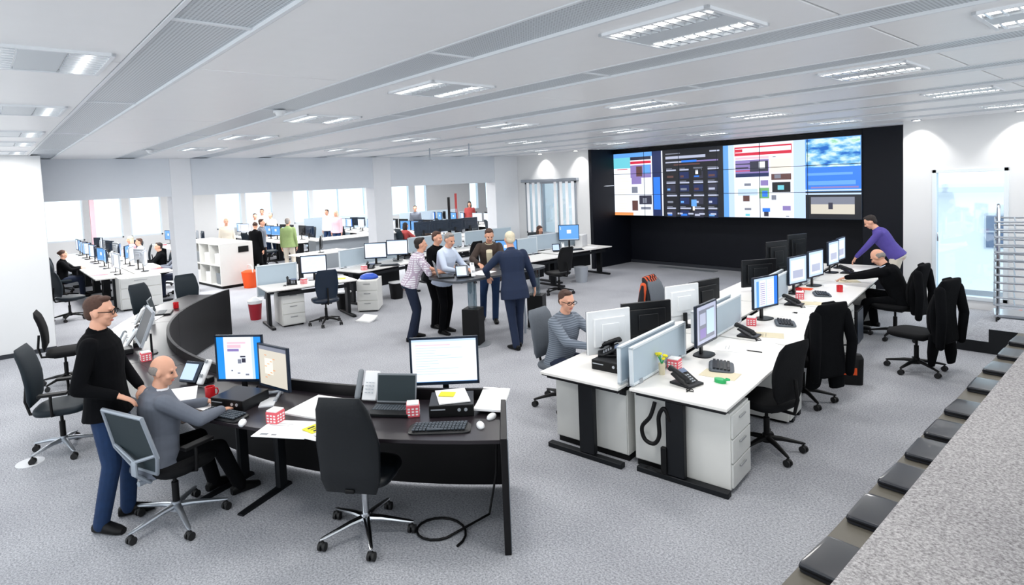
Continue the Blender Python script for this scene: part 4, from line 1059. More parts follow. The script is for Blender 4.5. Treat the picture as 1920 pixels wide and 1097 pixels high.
g = MB().loft([((0, 0, 0), (.05, 0, 0), (0, .035, 0)), ((0, 0, .03), (.05, 0, 0), (0, .035, 0))], 20); g.tube([(.04, -.02, .03), (.08, 0, .04), (.04, .03, .03)], .01)
tag(g.build('tape_dispenser', 'green', loc=rw(.57, .56, DZ)), 'small bright green tape dispenser on the nearest white desk', 'tape dispenser')
fl = thing('flower_glass', 'small glass of yellow flowers by the nearest partition', 'flowers', rw(.09, .48, DZ))
MB().loft([((0, 0, 0), (.025, 0, 0), (0, .025, 0)), ((0, 0, .1), (.03, 0, 0), (0, .03, 0))], 16).build('glass_body', 'beige', fl)
m_ = MB(); rq = random.Random(5)
for i in range(7):
    a = rq.random() * 6.28; p = Vector((.04 * math.cos(a), .04 * math.sin(a), .15 + .05 * rq.random())); m_.rod((0, 0, .09), p, .003)
m_.build('stems', 'green', fl); m_ = MB(); rq = random.Random(5)
for i in range(7):
    a = rq.random() * 6.28; p = Vector((.04 * math.cos(a), .04 * math.sin(a), .15 + .05 * rq.random())); m_.ell(p, (.018, .018, .013), n=8, k=5)
m_.build('petals', 'yellow', fl)
pq = [(.5, .75, 'single sheet by the keyboard on the nearest right desk'), (.3, 1.62, 'papers at the far end of the nearest right desk'), (.55, 1.85, 'loose sheet between the first and second right desks'), (.45, 2.3, 'papers beside the phone of the second right desk'), (.3, 3.4, 'papers under the mail monitor'),
      (.55, 3.55, 'sheet near the chair with the draped jacket'), (.45, 4.2, 'papers spread in front of the third right desk'), (.6, 4.4, 'sheet at the edge of the third right desk'), (.4, 5.7, 'large white paper before the reading man'), (.5, 6.15, 'open newspaper under the hands of the reading man'), (.4, 7.2, 'papers at the far end of the double row')]
for i, (a, s, l) in enumerate(pq):
    papers(rw(a, s, DZ), R(RW + 90 + rq.uniform(-30, 30)), l, rq.choice([.21, .3]), .3, rq.choice([2, 4, 8]), 'paper' if i % 3 else 'beige', cat='paper', prints=[(-.08, .02, .06, .024), (-.08, .05, .04, .054)] if i % 2 else None, group=None)
papers(rw(.12, 5.2, DZ), R(RW + 90), 'orange booklet behind the red mug', .15, .2, 5, 'orange', cat='booklet', name='booklet')
pen = MB().rod((0, 0, .005), (.14, .03, .005), .005); tag(pen.build('pen', 'black', loc=rw(.45, 1.6, DZ)), 'black pen on the nearest right desk', 'pen')
# left-hand line workplaces: their screens face -t, we see the backs
FL_ = R(RW - 90)
mon('m_l1', .48, .42, None, rw(-.52, .62, DZ), FL_ - R(28), 'white-backed monitor in front of the man in the striped jumper', backm='plastic_white', body='plastic_grey', z=.07)
mon('m_l2', .56, .4, None, rw(-.42, 1.22, DZ), FL_ - R(34), 'black-backed monitor beside the white-backed one', body='plastic_black', z=.07)
mon('m_l1', .5, .44, None, rw(-.46, 2.2, DZ), FL_ - R(25), 'white-backed monitor on the second left desk')
mon('m_l2', .56, .4, None, rw(-.4, 2.72, DZ), FL_ - R(15), 'black-backed monitor on the second left desk')
mon('m_l2', .56, .4, None, rw(-.38, 4.75, DZ), FL_ - R(38), 'black-backed monitor on the third left desk')
mon('m_l3', .46, .5, None, rw(-.4, 5.7, DZ), FL_ - R(25), 'black-backed monitor at the start of the farthest left desk', body='plastic_black', z=.14)
mon('m_l3', .46, .5, None, rw(-.4, 6.9, DZ), FL_ - R(25), 'black-backed monitor at the end of the farthest left desk')
place('dock', None, rw(-.33, .42, DZ), R(RW), 'flat black desktop computer on the nearest left desk')
place('phone_b', None, rw(-.45, .5, DZ + .09), R(RW - 60), 'black desk phone on top of the flat computer of the nearest left desk')
# chairs along the double row
o8 = place('c_black', chair_black, rw(.78, 1.08, 0), R(170 - 90), 'empty black office chair at the nearest right desk')
o9 = place('c_black', None, rw(.72, 2.55, 0), R(162 - 90), 'black office chair with a dark coat, at the second right desk')
place('c_black', None, (-2.68, 10.02, 0), R(178 - 90), 'black office chair of the reading man, a jacket on its back')
place('c_black', None, (-2.07, 8.55, 0), R(170 - 90), 'black office chair with a long black coat, apart in the aisle')
place('c_grey', chair_grey, rw(-1.32, .95, 0), R(8 - 90), 'dark grey office chair of the man in the striped jumper')
place('c_grey', None, rw(-1.05, 3.3, 0), R(8 - 90), 'dark grey office chair behind the second left desk, a striped jacket on it')
# garments hung over the chair backs
def drape(name, label, loc, face, m, z0, z1, w=.5, cat='coat', tail=0):
    t = thing(name, label, cat, loc, R(face - 90)); rg = []; n = 12
    for i in range(n):
        q = i / (n - 1); z = z0 + (z1 - z0) * q; wd = w / 2 * (.86 + .14 * math.sin(q * 2.4) - .32 * max(0, q - .8) * 2); th = .085 * (1 - .35 * q) * (1 if q < .97 else .6)
        rg.append(((.012 * math.sin(q * 9), -.3 + .05 * math.sin(q * math.pi) - .05 * q, z), (wd, 0, 0), (0, th, 0)))
    g = MB().loft(rg, 26, p=2.6); g.build('coat_body', m, t, remesh=.016, smooth=3)
    for s in (-1, 1):
        sl = MB(); sl.cap((s * w * .43, -.33, z1 - .12), (s * w * .53, -.37, z1 - .42), .055, .05); sl.cap((s * w * .53, -.37, z1 - .42), (s * w * .5, -.35, max(z0 - .02, z1 - .75)), .05, .042)
        sl.build('sleeve', m, t)
    c = MB().tube([(-.11, -.34, z1 - .05), (-.07, -.31, z1 - .01), (.07, -.31, z1 - .01), (.11, -.34, z1 - .05)], .024); c.build('collar', m, t)
    if tail:
        k = MB(); k.loft([((-.1, -.24, z0 + .1), (.12, 0, 0), (0, .05, 0)), ((-.12, -.22, z0 - .12), (.1, 0, 0), (0, .045, 0)), ((-.1, -.2, tail), (.05, 0, 0), (0, .03, 0))], 14); k.loft([((.12, -.28, z0 + .1), (.11, 0, 0), (0, .05, 0)), ((.13, -.3, z0 - .15), (.1, 0, 0), (0, .05, 0)), ((.14, -.3, tail + .02), (.08, 0, 0), (0, .03, 0))], 14)
        k.build('coat_tail', m, t, remesh=.014, smooth=3)
    return t
drape('long_coat', 'long black coat hung over the chair standing apart in the aisle', (-2.07, 8.55, 0), 170, 'cloth_black', .42, 1.16, .52, tail=.12)
drape('jacket', 'black jacket on the back of the reading man\'s chair', (-2.68, 10.02, 0), 178, 'cloth_black', .4, 1.1, .5)
drape('coat', 'dark coat hung over the chair at the second right desk', rw(.72, 2.55, 0), 162, 'cloth_black', .36, 1.12, .5, tail=.2)
drape('striped_jacket', 'black jacket with orange stripes over a chair behind the monitors', rw(-1.05, 3.3, 0), 8, 'jacket_stripes', .5, 1.1, .42)
bg = thing('black_bag', 'black bag with an orange label on the floor by the draped coat', 'bag', rw(.98, 3.42, 0), R(RW + 20))
MB().loft([((0, 0, 0), (.15, 0, 0), (0, .09, 0)), ((0, 0, .3), (.16, 0, 0), (0, .08, 0)), ((0, 0, .34), (.14, 0, 0), (0, .05, 0))], 20, p=4).build('bag_body', 'black', bg)
MB().span((-.09, -.097, .12), (.08, -.085, .2)).build('orange_label', 'orange', bg)
MB().tube(smooth([(-.08, 0, .33), (-.06, 0, .43), (.06, 0, .43), (.08, 0, .33)]), .01).build('handle', 'black', bg)
ct = thing('computer_tower', 'black computer tower under the desk left of the reading man', 'computer', rw(.7, 5.3, 0), R(RW)); MB().span((-.1, -.22, .02), (.1, .22, .5)).build('casing', 'plastic_black', ct, bevel=.006); MB().span((.1, -.2, .04), (.106, .2, .48)).build('front_panel', 'plastic_navy', ct)
# ------------------------------------------------------------------ people in the foreground and middle
person('man in a black jumper and jeans standing with a hand on his hip', (-5.27, .64, 0), 66, 1.82, lean=-3, head=(-2, -6), hands=[(-.12, .2, .98), (.21, .13, 1.03)], elbows=[(-1, -.4, -.3), (.3, -1.2, -.1)],
       feet=[(-.09, .06), (.12, -.06)], top='cloth_black', trousers='denim', hair='hair_brown', glasses=True, vox=.008, toes=[10, -25], bulk=1.08)
person('seated man in a grey suit jacket working at the dark curved desk', (-5.02, .92, 0), 104, 1.74, pelvis=(0, -.02, .53), lean=6, twist=-14, head=(-38, -12), hands=[(-.08, .46, .8), (.22, .42, .8)], elbows=[(-.8, -.3, -.6), (.8, -.5, -.5)],
       feet=[(-.14, .5), (.12, .58)], knees=[(-.2, .6, 1), (.2, .6, 1)], top='cloth_grey', kind='jacket', trousers='cloth_black', hair='hair_grey', hairstyle='balding', inner='cloth_white', vox=.008)
person('man in a checked short-sleeved shirt leaning on the left end of the bar table', (-8.0, 5.3, 0), 62, 1.75, lean=22, pelvis=(0, -.08, .93), head=(4, 2), hands=[(-.02, .44, 1.1), (.12, .42, 1.1)], elbows=[(-.6, .2, -.6), (.6, .1, -.8)],
       feet=[(-.12, -.02), (.12, -.12)], top='shirt_stripes', kind='tee', trousers='denim_dark', hair='hair_dark', vox=.01)
person('man in black trousers mostly hidden behind the man in the checked shirt', (-8.45, 6.0, 0), 20, 1.74, lean=10, head=(0, -5), hands=[(-.1, .38, 1.1), (.14, .38, 1.1)], feet=[(-.1, 0), (.1, .04)], top='cloth_black', trousers='cloth_black', hair='hair_brown', vox=.011)
person('man in a light blue shirt and black trousers at the bar table', (-7.98, 5.86, 0), 18, 1.76, lean=14, head=(-12, -18), hands=[(-.12, .46, 1.1), (.16, .46, 1.1)], elbows=[(-.8, -.2, -.8), (.8, -.2, -.8)], feet=[(-.1, -.05), (.1, .0)], top='cloth_lightblue', trousers='cloth_black', hair='hair_grey', vox=.01)
person('man in an open brown jacket and jeans leaning over the bar table', (-8.02, 6.95, 0), -42, 1.8, lean=22, pelvis=(0, -.08, .92), head=(10, -22), hands=[(-.1, .5, 1.1), (.18, .48, 1.1)], elbows=[(-1, .0, -.6), (1, .0, -.6)], feet=[(-.06, .12), (.16, -.12)], top='cloth_brown', kind='open', inner='beige', trousers='denim', hair='hair_brown', vox=.01)
person('grey-haired man in a navy suit seen from behind at the bar table', (-6.42, 6.02, 0), 146, 1.8, lean=6, side=-2, head=(6, -10), hands=[(-.34, .3, 1.04), (.34, .12, .85)], elbows=[(-1, -.4, -.4), (1, -.6, -.2)], feet=[(-.02, -.1), (.06, .06)], toes=[30, -10],
       top='cloth_navy', kind='jacket', trousers='cloth_navy', hair='hair_blond', vox=.01, bulk=1.05)
person('man in a grey striped jumper and glasses seated at the nearest left desk', rw(-1.28, .92), 2, 1.78, pelvis=(0, -.02, .52), lean=10, head=(-14, -8), hands=[(-.06, .56, .79), (.16, .52, .79)], elbows=[(-.8, -.3, -.6), (.8, -.3, -.6)],
       feet=[(-.14, .42), (.14, .42)], knees=[(-.2, .6, 1), (.2, .6, 1)], top='jumper_stripes', trousers='denim_dark', hair='hair_brown', glasses=True, vox=.009)
person('balding man in a black jacket reading at the far end of the double row', (-2.62, 10.12, 0), 184, 1.78, pelvis=(0, -.02, .55), lean=26, head=(-8, -34), hands=[(-.1, .8, .8), (.14, .78, .8)], elbows=[(-.8, .0, -.6), (.8, .0, -.6)],
       feet=[(-.1, .55), (.02, .35, .1)], knees=[(-.2, .6, 1), (.2, .6, 1)], top='cloth_black', kind='jacket', inner='cloth_lightblue', trousers='cloth_black', hair='hair_grey', hairstyle='balding', vox=.01)
person('person in a purple top bending over the far end of the double row', (-3.2, 12.05, 0), 192, 1.78, lean=34, head=(0, -30), hands=[(-.16, .62, .85), (.2, .62, .85)], elbows=[(-.8, .0, -.6), (.8, .0, -.6)], top='cloth_purple', trousers='cloth_cream', hair='hair_dark', vox=.011)
# silver rack by the door
rk = thing('rack_trolley', 'silver rack trolley of stacked metal frames beside the door', 'trolley', (-1.5, 11.5, .15), R(10))
f = MB()
for x in (-.28, .28):
    for y in (-.2, .2): f.tube(smooth([(x, y, .09), (x, y, 1.55), (x, y * .6, 1.65), (x, 0, 1.66)]), .018)
f.span((-.32, -.24, .08), (.32, .24, .11)); f.build('frame', 'chrome', rk)
for i in range(12):
    z = .25 + i * .11; m_ = MB().tube([(-.32, -.24, z), (.32, -.24, z), (.34, .24, z + .03), (-.32, .24, z + .03), (-.32, -.24, z)], .013); m_.tube([(-.1, -.24, z), (-.1, .24, z + .03)], .009); m_.tube([(.12, -.24, z), (.12, .24, z + .03)], .009); m_.build('rack_shelf', 'satin_metal', rk)
for x in (-.28, .28):
    for y in (-.2, .2): caster((x, y)).build('wheel', 'rubber', rk)
pr_ = thing('wooden_wedge', 'small orange wooden wedge on the floor below the door', 'door wedge', (-1.72, 12.0, .15), R(20)); MB().add([(-.15, -.05, 0), (.15, -.05, 0), (.15, .05, 0), (-.15, .05, 0), (.15, -.05, .05), (.15, .05, .05)], [(0, 3, 2, 1), (0, 1, 4), (2, 3, 5), (1, 2, 5, 4), (0, 4, 5, 3)]).build('block', 'orange', pr_)
# ------------------------------------------------------------------ desks between the ring and the pillars
def simple_desk(L, d, side, panel=False):
    t = white_desk(L, d, side)
    if panel: a, b = sorted((side * d * .8, side * d * .84)); MB().span((a, .12, .2), (b, L - .12, .69)).build('modesty_panel', 'leg_black', t)
    return t
def wdk(key, L, d, side, loc, rz, label, panel=False): return place(key, lambda: simple_desk(L, d, side, panel), loc, R(rz), label)
wdk('wd1', 1.7, .8, -1, (-10.5, 3.82, 0), -7.5, 'small white desk with a single partition, left of the bar table group')
place('part_s', lambda: screen_partition(.78, .5, 1.1), (-11.36, 3.94, 0), R(-7.5), 'pale partition at the back of the small white desk')
place('ped', None, (-10.85, 4.35, 0), R(-7.5 + 90), 'white drawer cabinet under the small white desk')
place('m_blue', lambda: monitor(.5, .36, doc_page(), 'plastic_navy', .018, .13), (-11.0, 4.95, DZ), R(62), 'monitor with a white page on the small white desk')
place('c_navy', chair_navy, (-10.2, 4.78, 0), R(165 - 90), 'dark navy office chair in front of the small white desk')
place('phone_b', None, (-10.85, 4.42, DZ), R(70), 'black desk phone on the small white desk')
place('cube', None, (-10.75, 4.62, DZ), R(10), 'red and white note box on the small white desk')
papers((-10.7, 5.3, DZ), R(60), 'bright yellow papers on the small white desk', .3, .2, 3, 'yellow', cat='papers', name='paper_stack')
papers((-10.95, 5.22, DZ), R(50), 'white papers behind the yellow ones on the small white desk', .3, .25, 3, cat='papers', name='paper_stack')
b_ = MB().loft([((0, 0, 0), (.1, 0, 0), (0, .1, 0)), ((0, 0, .32), (.13, 0, 0), (0, .13, 0))], 20, cap=True); tb = thing('waste_bin', 'red waste bin left of the small white desk', 'bin', (-11.75, 4.02, 0)); b_.build('bin_body', 'dark_red', tb)
MB().loft([((0, 0, .32), (.135, 0, 0), (0, .135, 0)), ((0, 0, .38), (.14, 0, 0), (0, .14, 0)), ((0, 0, .44), (.05, 0, 0), (0, .05, 0))], 20).build('liner', 'plastic_white', tb)
ob = thing('orange_bucket', 'orange bucket on the floor beside the white shelf unit', 'bucket', (-15.85, 5.35, 0)); MB().loft([((0, 0, 0), (.17, 0, 0), (0, .17, 0)), ((0, 0, .42), (.22, 0, 0), (0, .22, 0)), ((0, 0, .46), (.12, 0, 0), (0, .12, 0))], 20).build('bucket_body', 'orange', ob)
MB().tube(smooth([(-.21, 0, .4), (-.15, 0, .58), (.15, 0, .58), (.21, 0, .4)]), .012).build('handle', 'plastic_white', ob)
lp = papers((-9.85, 5.42, 0), R(20), 'crumpled white paper lying on the carpet', .34, .25, 20, curl=.07)
# second desk with two monitors
wdk('wd2', 1.9, .8, -1, (-11.15, 6.02, 0), 12, 'white desk with two monitors behind the bar table group', True)
place('part_l', lambda: screen_partition(1.8, .74, 1.14), (-12.0, 6.0, 0), R(12), 'pale partition behind the two-monitor desk')
place('m_blue', None, (-11.75, 6.78, DZ + .03), R(55), 'left one of the two lit monitors behind the man in the checked shirt')
place('m_blue', None, (-11.85, 7.42, DZ + .03), R(50), 'right one of the two lit monitors behind the man in the checked shirt')
place('mouse_w', None, (-11.5, 7.2, DZ), R(60), 'white mouse on the two-monitor desk')
place('kb_dark', None, (-11.45, 6.95, DZ), R(60), 'black keyboard on the two-monitor desk')
place('phone_b', None, (-11.45, 6.45, DZ), R(50), 'black desk phone on the two-monitor desk')
place('cube', None, (-11.35, 6.25, DZ), R(10), 'red and white note box on the two-monitor desk')
pc = place('ped', None, (-10.75, 6.02, 0), R(50), 'white drawer cabinet with a blue bag on top')
bb = MB().loft([((0, 0, 0), (.2, 0, 0), (0, .2, 0)), ((0, 0, .05), (.21, 0, 0), (0, .17, 0)), ((.02, 0, .1), (.1, 0, 0), (0, .08, 0))], 20); o = bb.build('blue_bag', 'blue_bag', loc=(-10.75, 6.02, .645), remesh=.02, smooth=5); tag(o, 'blue plastic bag lying on the white drawer cabinet', 'bag')
def dark_bin(m='black'):
    t = thing('waste_bin', '', 'bin'); MB().loft([((0, 0, 0), (.12, 0, 0), (0, .12, 0)), ((0, 0, .36), (.15, 0, 0), (0, .15, 0))], 20, p=3).build('bin_body', m, t)
    MB().loft([((0, 0, .355), (.155, 0, 0), (0, .155, 0)), ((0, 0, .375), (.155, 0, 0), (0, .155, 0))], 20, p=3).build('rim', 'plastic_white' if m == 'black' else m, t); return t
place('bin_b', dark_bin, (-11.3, 7.0, 0), 0, 'black waste bin under the two-monitor desk')
place('bin_b', None, (-11.2, 5.65, 0), 0, 'black waste bin between the small white desk and the cabinet with the blue bag')
# desks at the right, before the black wall
wdk('wd3', 1.9, .8, -1, (-9.55, 10.45, 0), -3, 'white desk with a black front panel nearest the black wall', True)
wdk('wd4', 1.5, .8, -1, (-9.2, 8.8, 0), -1, 'white desk behind the man in the navy suit', True)
place('part_l', None, (-10.42, 10.3, 0), R(-2), 'pale partition behind the desk nearest the black wall')
place('part_l', None, (-10.1, 8.45, 0), R(-1), 'pale partition of the desk behind the man in the navy suit')
place('m_desk', lambda: monitor(.52, .4, desk_page(), 'plastic_navy', .016, .2), (-10.1, 11.45, DZ), R(40), 'monitor with a blue desktop at the desk nearest the black wall')
place('m_blue2', lambda: monitor(.5, .34, desk_page(), 'plastic_navy', .018, .13), (-9.75, 8.95, DZ), R(48), 'blue lit monitor behind the head of the grey-haired man')
place('c_soft', lambda: chair_task('black', 'black'), (-8.75, 9.55, 0), R(175 - 90), 'black office chair right of the man in the navy suit')
place('tablet_phone', None, (-9.9, 10.75, DZ), R(50), 'pale screened phone on the desk nearest the black wall')
mr = place('mug_red', None, (-9.35, 9.2, DZ), 0, 'red mug on the desk behind the man in the navy suit')
papers((-9.75, 11.9, DZ), R(30), 'papers at the right end of the desk nearest the black wall', .3, .3, 4, cat='papers', name='paper_stack')
place('pc_white', lambda: (lambda t: (MB().span((-.1, -.2, 0), (.1, .2, .3)).build('casing', 'plastic_white', t, bevel=.01), t)[1])(thing('white_box', '', 'box')), (-10.15, 11.98, DZ), R(20), 'white box standing on the desk nearest the black wall')
place('bin_s', lambda: dark_bin('plastic_silver'), (-9.35, 11.0, 0), 0, 'silver grey waste bin under the desk nearest the black wall')
place('kb_dark', None, (-9.7, 11.2, DZ), R(60), 'black keyboard at the desk nearest the black wall')
# desk line below the header with partitions, behind the group
wdk('wd5', 2.0, .75, -1, (-12.2, 8.5, 0), 0, 'white desk under the header, directly behind the group')
wdk('wd5', 2.0, .75, -1, (-12.2, 10.55, 0), 0, 'white desk under the header, left of the window')
place('part_l', None, (-13.05, 8.5, 0), 0, 'pale partition under the header, directly behind the group')
place('part_l', None, (-13.05, 10.4, 0), 0, 'pale partition under the header, near the white end wall')
place('c_soft', None, (-11.6, 9.4, 0), R(185 - 90), 'black office chair behind the men at the bar table')
# ------------------------------------------------------------------ back office
sh = thing('shelf_unit', 'low white shelf unit with open compartments beside the left pillar', 'shelf', (-16.15, 4.7, 0), R(6))
b = MB(); b.span((-2.7, 0, .08), (0, .9, .1)); b.span((-2.7, 0, 1.16), (0, .9, 1.19)); b.span((-.03, 0, .1), (0, .9, 1.16)); b.span((-2.7, 0, .1), (-2.67, .9, 1.16)); b.span((-2.67, .4, .1), (-.03, .43, 1.16))
for k in range(1, 4): b.span((-2.7 + k * .675, 0, .1), (-2.68 + k * .675, .4, 1.16))
b.span((-2.67, 0, .6), (-.03, .4, .62)); b.build('carcass', 'cabinet', sh); MB().span((-2.65, .05, 0), (-.05, .85, .08)).build('plinth', 'black', sh)
MB().span((0, .5, .92), (.012, .78, 1.08)).build('dark_plate', 'black', sh)
q = random.Random(11)
for k in range(8):
    x = -2.45 + (k % 4) * .675; z = .1 if k < 4 else .62
    o = MB()
    for j in range(4): o.box((x + .1 * j - .05, .2, z + .16), (.07, .26, .3 - .03 * q.random()))
    o = MB().box((x + .12, .2, z + .15), (.34, .26, .28)).build('binder_row', q.choice(['paper_grey', 'plastic_grey', 'black', 'paper']), None)
    o.location = sh.location; o.rotation_euler = sh.rotation_euler; o.name = 'magazine_box'; tag(o, '%s compartment content of the white shelf unit, %s row' % (['farthest left', 'left', 'right', 'rightmost'][k % 4], 'lower' if k < 4 else 'upper'), 'magazine box', 'magazine boxes in the shelf unit')
papers((-16.6, 5.0, 1.19), R(20), 'papers lying on top of the white shelf unit', .3, .4, 4, cat='papers', name='paper_stack')
# rows of desks going back, monitors on both sides
ORD = ['first', 'second', 'third', 'fourth', 'fifth', 'sixth']
def bo_desk():
    t = thing('office_desk', '', 'desk'); MB().span((0, 0, .7), (1.62, .78, .73)).build('tabletop', 'desk_white', t)
    for x in (.1, 1.52): l = MB().span((x - .03, .3, .05), (x + .03, .45, .7)); l.span((x - .03, .05, 0), (x + .03, .73, .05)); l.build('leg', 'leg_black', t)
    return t
def bo_monitor(m, rects, body='plastic_grey'): return lambda: monitor(.5, .36, rects, body, .018, .14)
def rows(x0, y, n, nm, seedv, chairs=(), skipm=()):
    rr = random.Random(seedv)
    for i in range(n):
        x = x0 - 1.65 * i
        for s in (-1, 1):
            sd = 'near side' if s < 0 else 'far side'
            place('bo_desk', bo_desk, (x - 1.64, y + .02, 0) if s > 0 else (x, y - .02, 0), 0 if s > 0 else R(180), '%s desk, %s of %s' % (ORD[i], sd, nm), 'back office desks')
            for j, dx in enumerate((.5, 1.12)):
                if (i, s, j) in skipm: continue
                kd = rr.choice(['bm_w', 'bm_d', 'bm_b'])
                mk = {'bm_w': bo_monitor(0, doc_page(), 'plastic_silver'), 'bm_d': bo_monitor(0, mail_page(), 'plastic_black'), 'bm_b': bo_monitor(0, desk_page(), 'plastic_navy')}[kd]
                place(kd, mk, (x - dx, y + s * .3, .73), (R(180) if s > 0 else 0) + R(rr.uniform(-22, 22)), '%s monitor, %s desk, %s of %s' % (('right', 'left')[j], ORD[i], sd, nm), 'back office monitors')
            if (i, s) in chairs: place('c_bo', lambda: chair_task('black', 'teal_black'), (x - .85 + rr.uniform(-.1, .1), y + s * 1.1, 0), (R(180) if s > 0 else 0) + R(rr.uniform(-25, 25)), 'dark chair, %s desk, %s of %s' % (ORD[i], sd, nm), 'back office chairs')
            if rr.random() < .6: papers((x - .8, y + s * .6, .73), R(rr.uniform(0, 90)), 'papers, %s desk, %s of %s' % (ORD[i], sd, nm), .3, .3, 4, 'paper' if rr.random() < .6 else 'pink_red', cat='papers', name='paper_stack', group='papers in the back office')
    return
rows(-15.45, 2.65, 5, 'the left back office row', 1, chairs=((2, -1), (4, 1)))
rows(-19.4, 8.6, 4, 'the row behind the green jumper', 2, chairs=((0, -1), (1, 1), (1, -1), (2, -1)))
rows(-15.6, 12.2, 5, 'the row under the middle opening', 3, chairs=((0, 1), (2, 1), (3, -1)))
rows(-16.5, 16.4, 4, 'the far right back office row', 4, chairs=((0, -1), (1, 1), (2, -1)))
rows(-21.5, 5.6, 2, 'the row below the far windows', 6, chairs=((0, 1),))
place('ped', None, (-15.3, 2.65, 0), R(90), 'white cabinet closing the end of the left back office row').scale = (2.0, 1, 1.15)
place('c_bo', None, (-15.0, 1.3, 0), R(20), 'dark office chair at the corner of the left back office row', None)
# low counter behind the person in green
cn = thing('counter', 'long pale counter with dark front behind the person in the green jumper', 'counter', (-17.6, 7.9, 0), R(90)); MB().span((0, -.3, .9), (3.6, .4, .94)).build('worktop', 'desk_white', cn); MB().span((.05, -.2, 0), (3.55, .35, .9)).build('body', 'plastic_grey', cn)
tb2 = place('bo_desk', None, (-15.2, 6.6, 0), R(100), 'white table in front of the person in the green jumper', None)
place('m_dark', lambda: monitor(.52, .36, [(0, 0, 1, 1, 'off')], 'plastic_black', .016, .12), (-15.6, 7.3, .73), R(150), 'black monitor on the white table in front of the counter')
# wide dark backs of monitors over the partitions
for i, yy in enumerate((10.3, 10.9, 11.5, 12.1)):
    place('m_dark2', lambda: monitor(.58, .36, [(0, 0, 1, 1, 'off')], 'plastic_navy', .016, .3), (-14.9, yy, .73), R(240 + 6 * i), '%s of the dark monitors over the partitions under the header' % ['leftmost', 'second', 'third', 'rightmost'][i], 'dark monitors over the partitions')
place('bo_desk', None, (-14.5, 9.9, 0), R(90), 'desk carrying the left pair of dark monitors', None); place('bo_desk', None, (-14.5, 11.53, 0), R(90), 'desk carrying the right pair of dark monitors', None)
# roll-up displays and dividers in the back office
for (x, yy, z1, m, l) in ((-22.5, 17.5, 2.0, 'cloth_red', 'narrow red display panel standing far behind the middle opening'), (-23.5, 20.8, 2.1, 'cloth_pink', 'narrow pink display panel far behind the middle opening'), (-24.5, 3.0, 2.6, 'cloth_pink', 'tall thin pink banner before the far left window'), (-20.3, 15.4, 1.9, 'black', 'tall thin black panel behind the middle opening')):
    t = thing('display_banner', l, 'banner', (x, yy, 0), R(110)); MB().box((0, 0, .03), (.3, .2, .06)).build('base', 'plastic_grey', t); MB().box((0, 0, z1 / 2 + .03), (.16, .03, z1)).build('panel', m, t)
for (x, yy, L, l) in ((-24.0, 10.5, 3.5, 'low grey divider before the far windows'), (-22.5, 14.3, 3.2, 'low grey divider behind the middle opening')):
    t = thing('room_divider', l, 'divider', (x, yy, 0)); MB().span((-.03, 0, .1), (.03, L, 1.3)).build('panel', 'partition', t, bevel=.01); MB().span((-.15, .1, 0), (.15, .16, .1)).build('foot', 'plastic_grey', t); MB().span((-.15, L - .16, 0), (.15, L - .1, .1)).build('foot', 'plastic_grey', t)
# people in the back office
PO = dict(vox=.014, fingers=True)
person('woman in a long black dress with brown hair beside the shelf unit', (-17.45, 6.1, 0), 120, 1.68, head=(20, -10), top='cloth_black', kind='dress', hair='hair_brown', hairstyle='bun', **PO)
person('person in a green jumper seen from behind near the counter', (-17.1, 6.95, 0), 140, 1.74, head=(0, 0), top='cloth_green', trousers='cloth_cream', hair='hair_grey', hairstyle='short', **PO)
person('person in grey standing just behind the woman in black', (-18.2, 6.55, 0), 60, 1.72, top='cloth_grey', trousers='cloth_black', hair='hair_brown', **PO)
person('person in white standing by the far windows, left of the taller one', (-22.6, 7.95, 0), -20, 1.75, top='cloth_white', hair='hair_dark', **PO)
person('tallest person in white by the far windows', (-24.3, 8.85, 0), -30, 1.86, top='cloth_white', hair='hair_brown', **PO)
person('person in pale clothes at the right of those by the far windows', (-23.2, 8.8, 0), -60, 1.72, top='cloth_cream', hair='hair_grey', **PO)
person('person in a cream top standing behind the shelf unit', (-20.2, 6.15, 0), -10, 1.74, top='cloth_cream', hair='hair_blond', **PO)
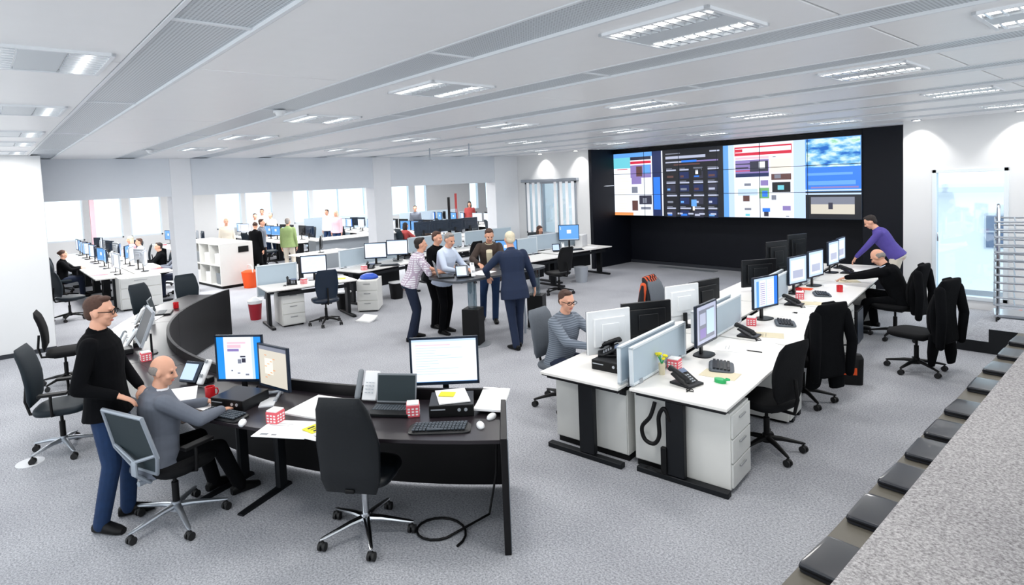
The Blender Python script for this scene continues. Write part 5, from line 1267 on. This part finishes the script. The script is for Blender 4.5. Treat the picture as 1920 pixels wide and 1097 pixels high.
SP = dict(pelvis=(0, -.02, .5), lean=6, hands=[(-.12, .42, .78), (.12, .42, .78)], elbows=[(-.8, -.3, -.6), (.8, -.3, -.6)], feet=[(-.14, .42), (.14, .42)], knees=[(-.2, .6, 1), (.2, .6, 1)])
def seated(label, x, y, face, top, hair, hs='short', H=1.72, ch=True):
    person(label, (x, y, 0), face, H, top=top, trousers='denim_dark', hair=hair, hairstyle=hs, **SP, **PO)
    if ch: place('c_bo', None, (x, y, 0), R(face - 90), 'dark chair of the ' + label.replace('seated ', ''), None)
seated('seated woman with brown hair at the left edge of the opening', -18.4, 1.5, 80, 'cloth_black', 'hair_brown', 'bun')
seated('seated man in a white shirt in the left back office', -20.6, 3.72, -100, 'cloth_lightblue', 'hair_brown')
seated('seated person in pink in the left back office', -22.2, 3.75, -80, 'cloth_pink', 'hair_blond', 'long')
seated('seated person in black at the right of the left opening', -18.0, 3.72, -100, 'cloth_black', 'hair_dark')
seated('seated person in grey at the front of the left back office row', -16.3, 3.75, -95, 'cloth_grey', 'hair_dark')
seated('seated person with blond hair behind the shelf unit', -20.2, 6.9, -60, 'cloth_cream', 'hair_blond', 'long', ch=False) if False else None
person('person in a pink top before the far windows of the middle opening', (-20.9, 10.45, 0), -60, 1.72, top='cloth_pink', hair='hair_blond', hairstyle='long', **PO)
person('person in white before the far windows of the middle opening', (-22.4, 10.8, 0), -60, 1.72, top='cloth_white', hair='hair_brown', **PO)
person('person in grey standing behind the middle opening', (-20.2, 13.6, 0), -40, 1.72, top='cloth_grey', hair='hair_dark', **PO)
person('person in red and black standing under the middle opening', (-20.0, 16.3, 0), -40, 1.75, top='cloth_red', hair='hair_dark', hairstyle='long', **PO)
seated('seated person in red right of the second pillar', -17.2, 11.1, 90, 'cloth_red', 'hair_dark', 'long')
seated('seated person in black right of the second pillar', -18.9, 11.1, 100, 'cloth_black', 'hair_dark')
seated('seated person with brown hair under the middle opening', -16.0, 11.1, 90, 'cloth_brown', 'hair_brown')
seated('seated person in dark clothes behind the partition before the window', -11.45, 11.75, -10, 'cloth_black', 'hair_brown', 'long')
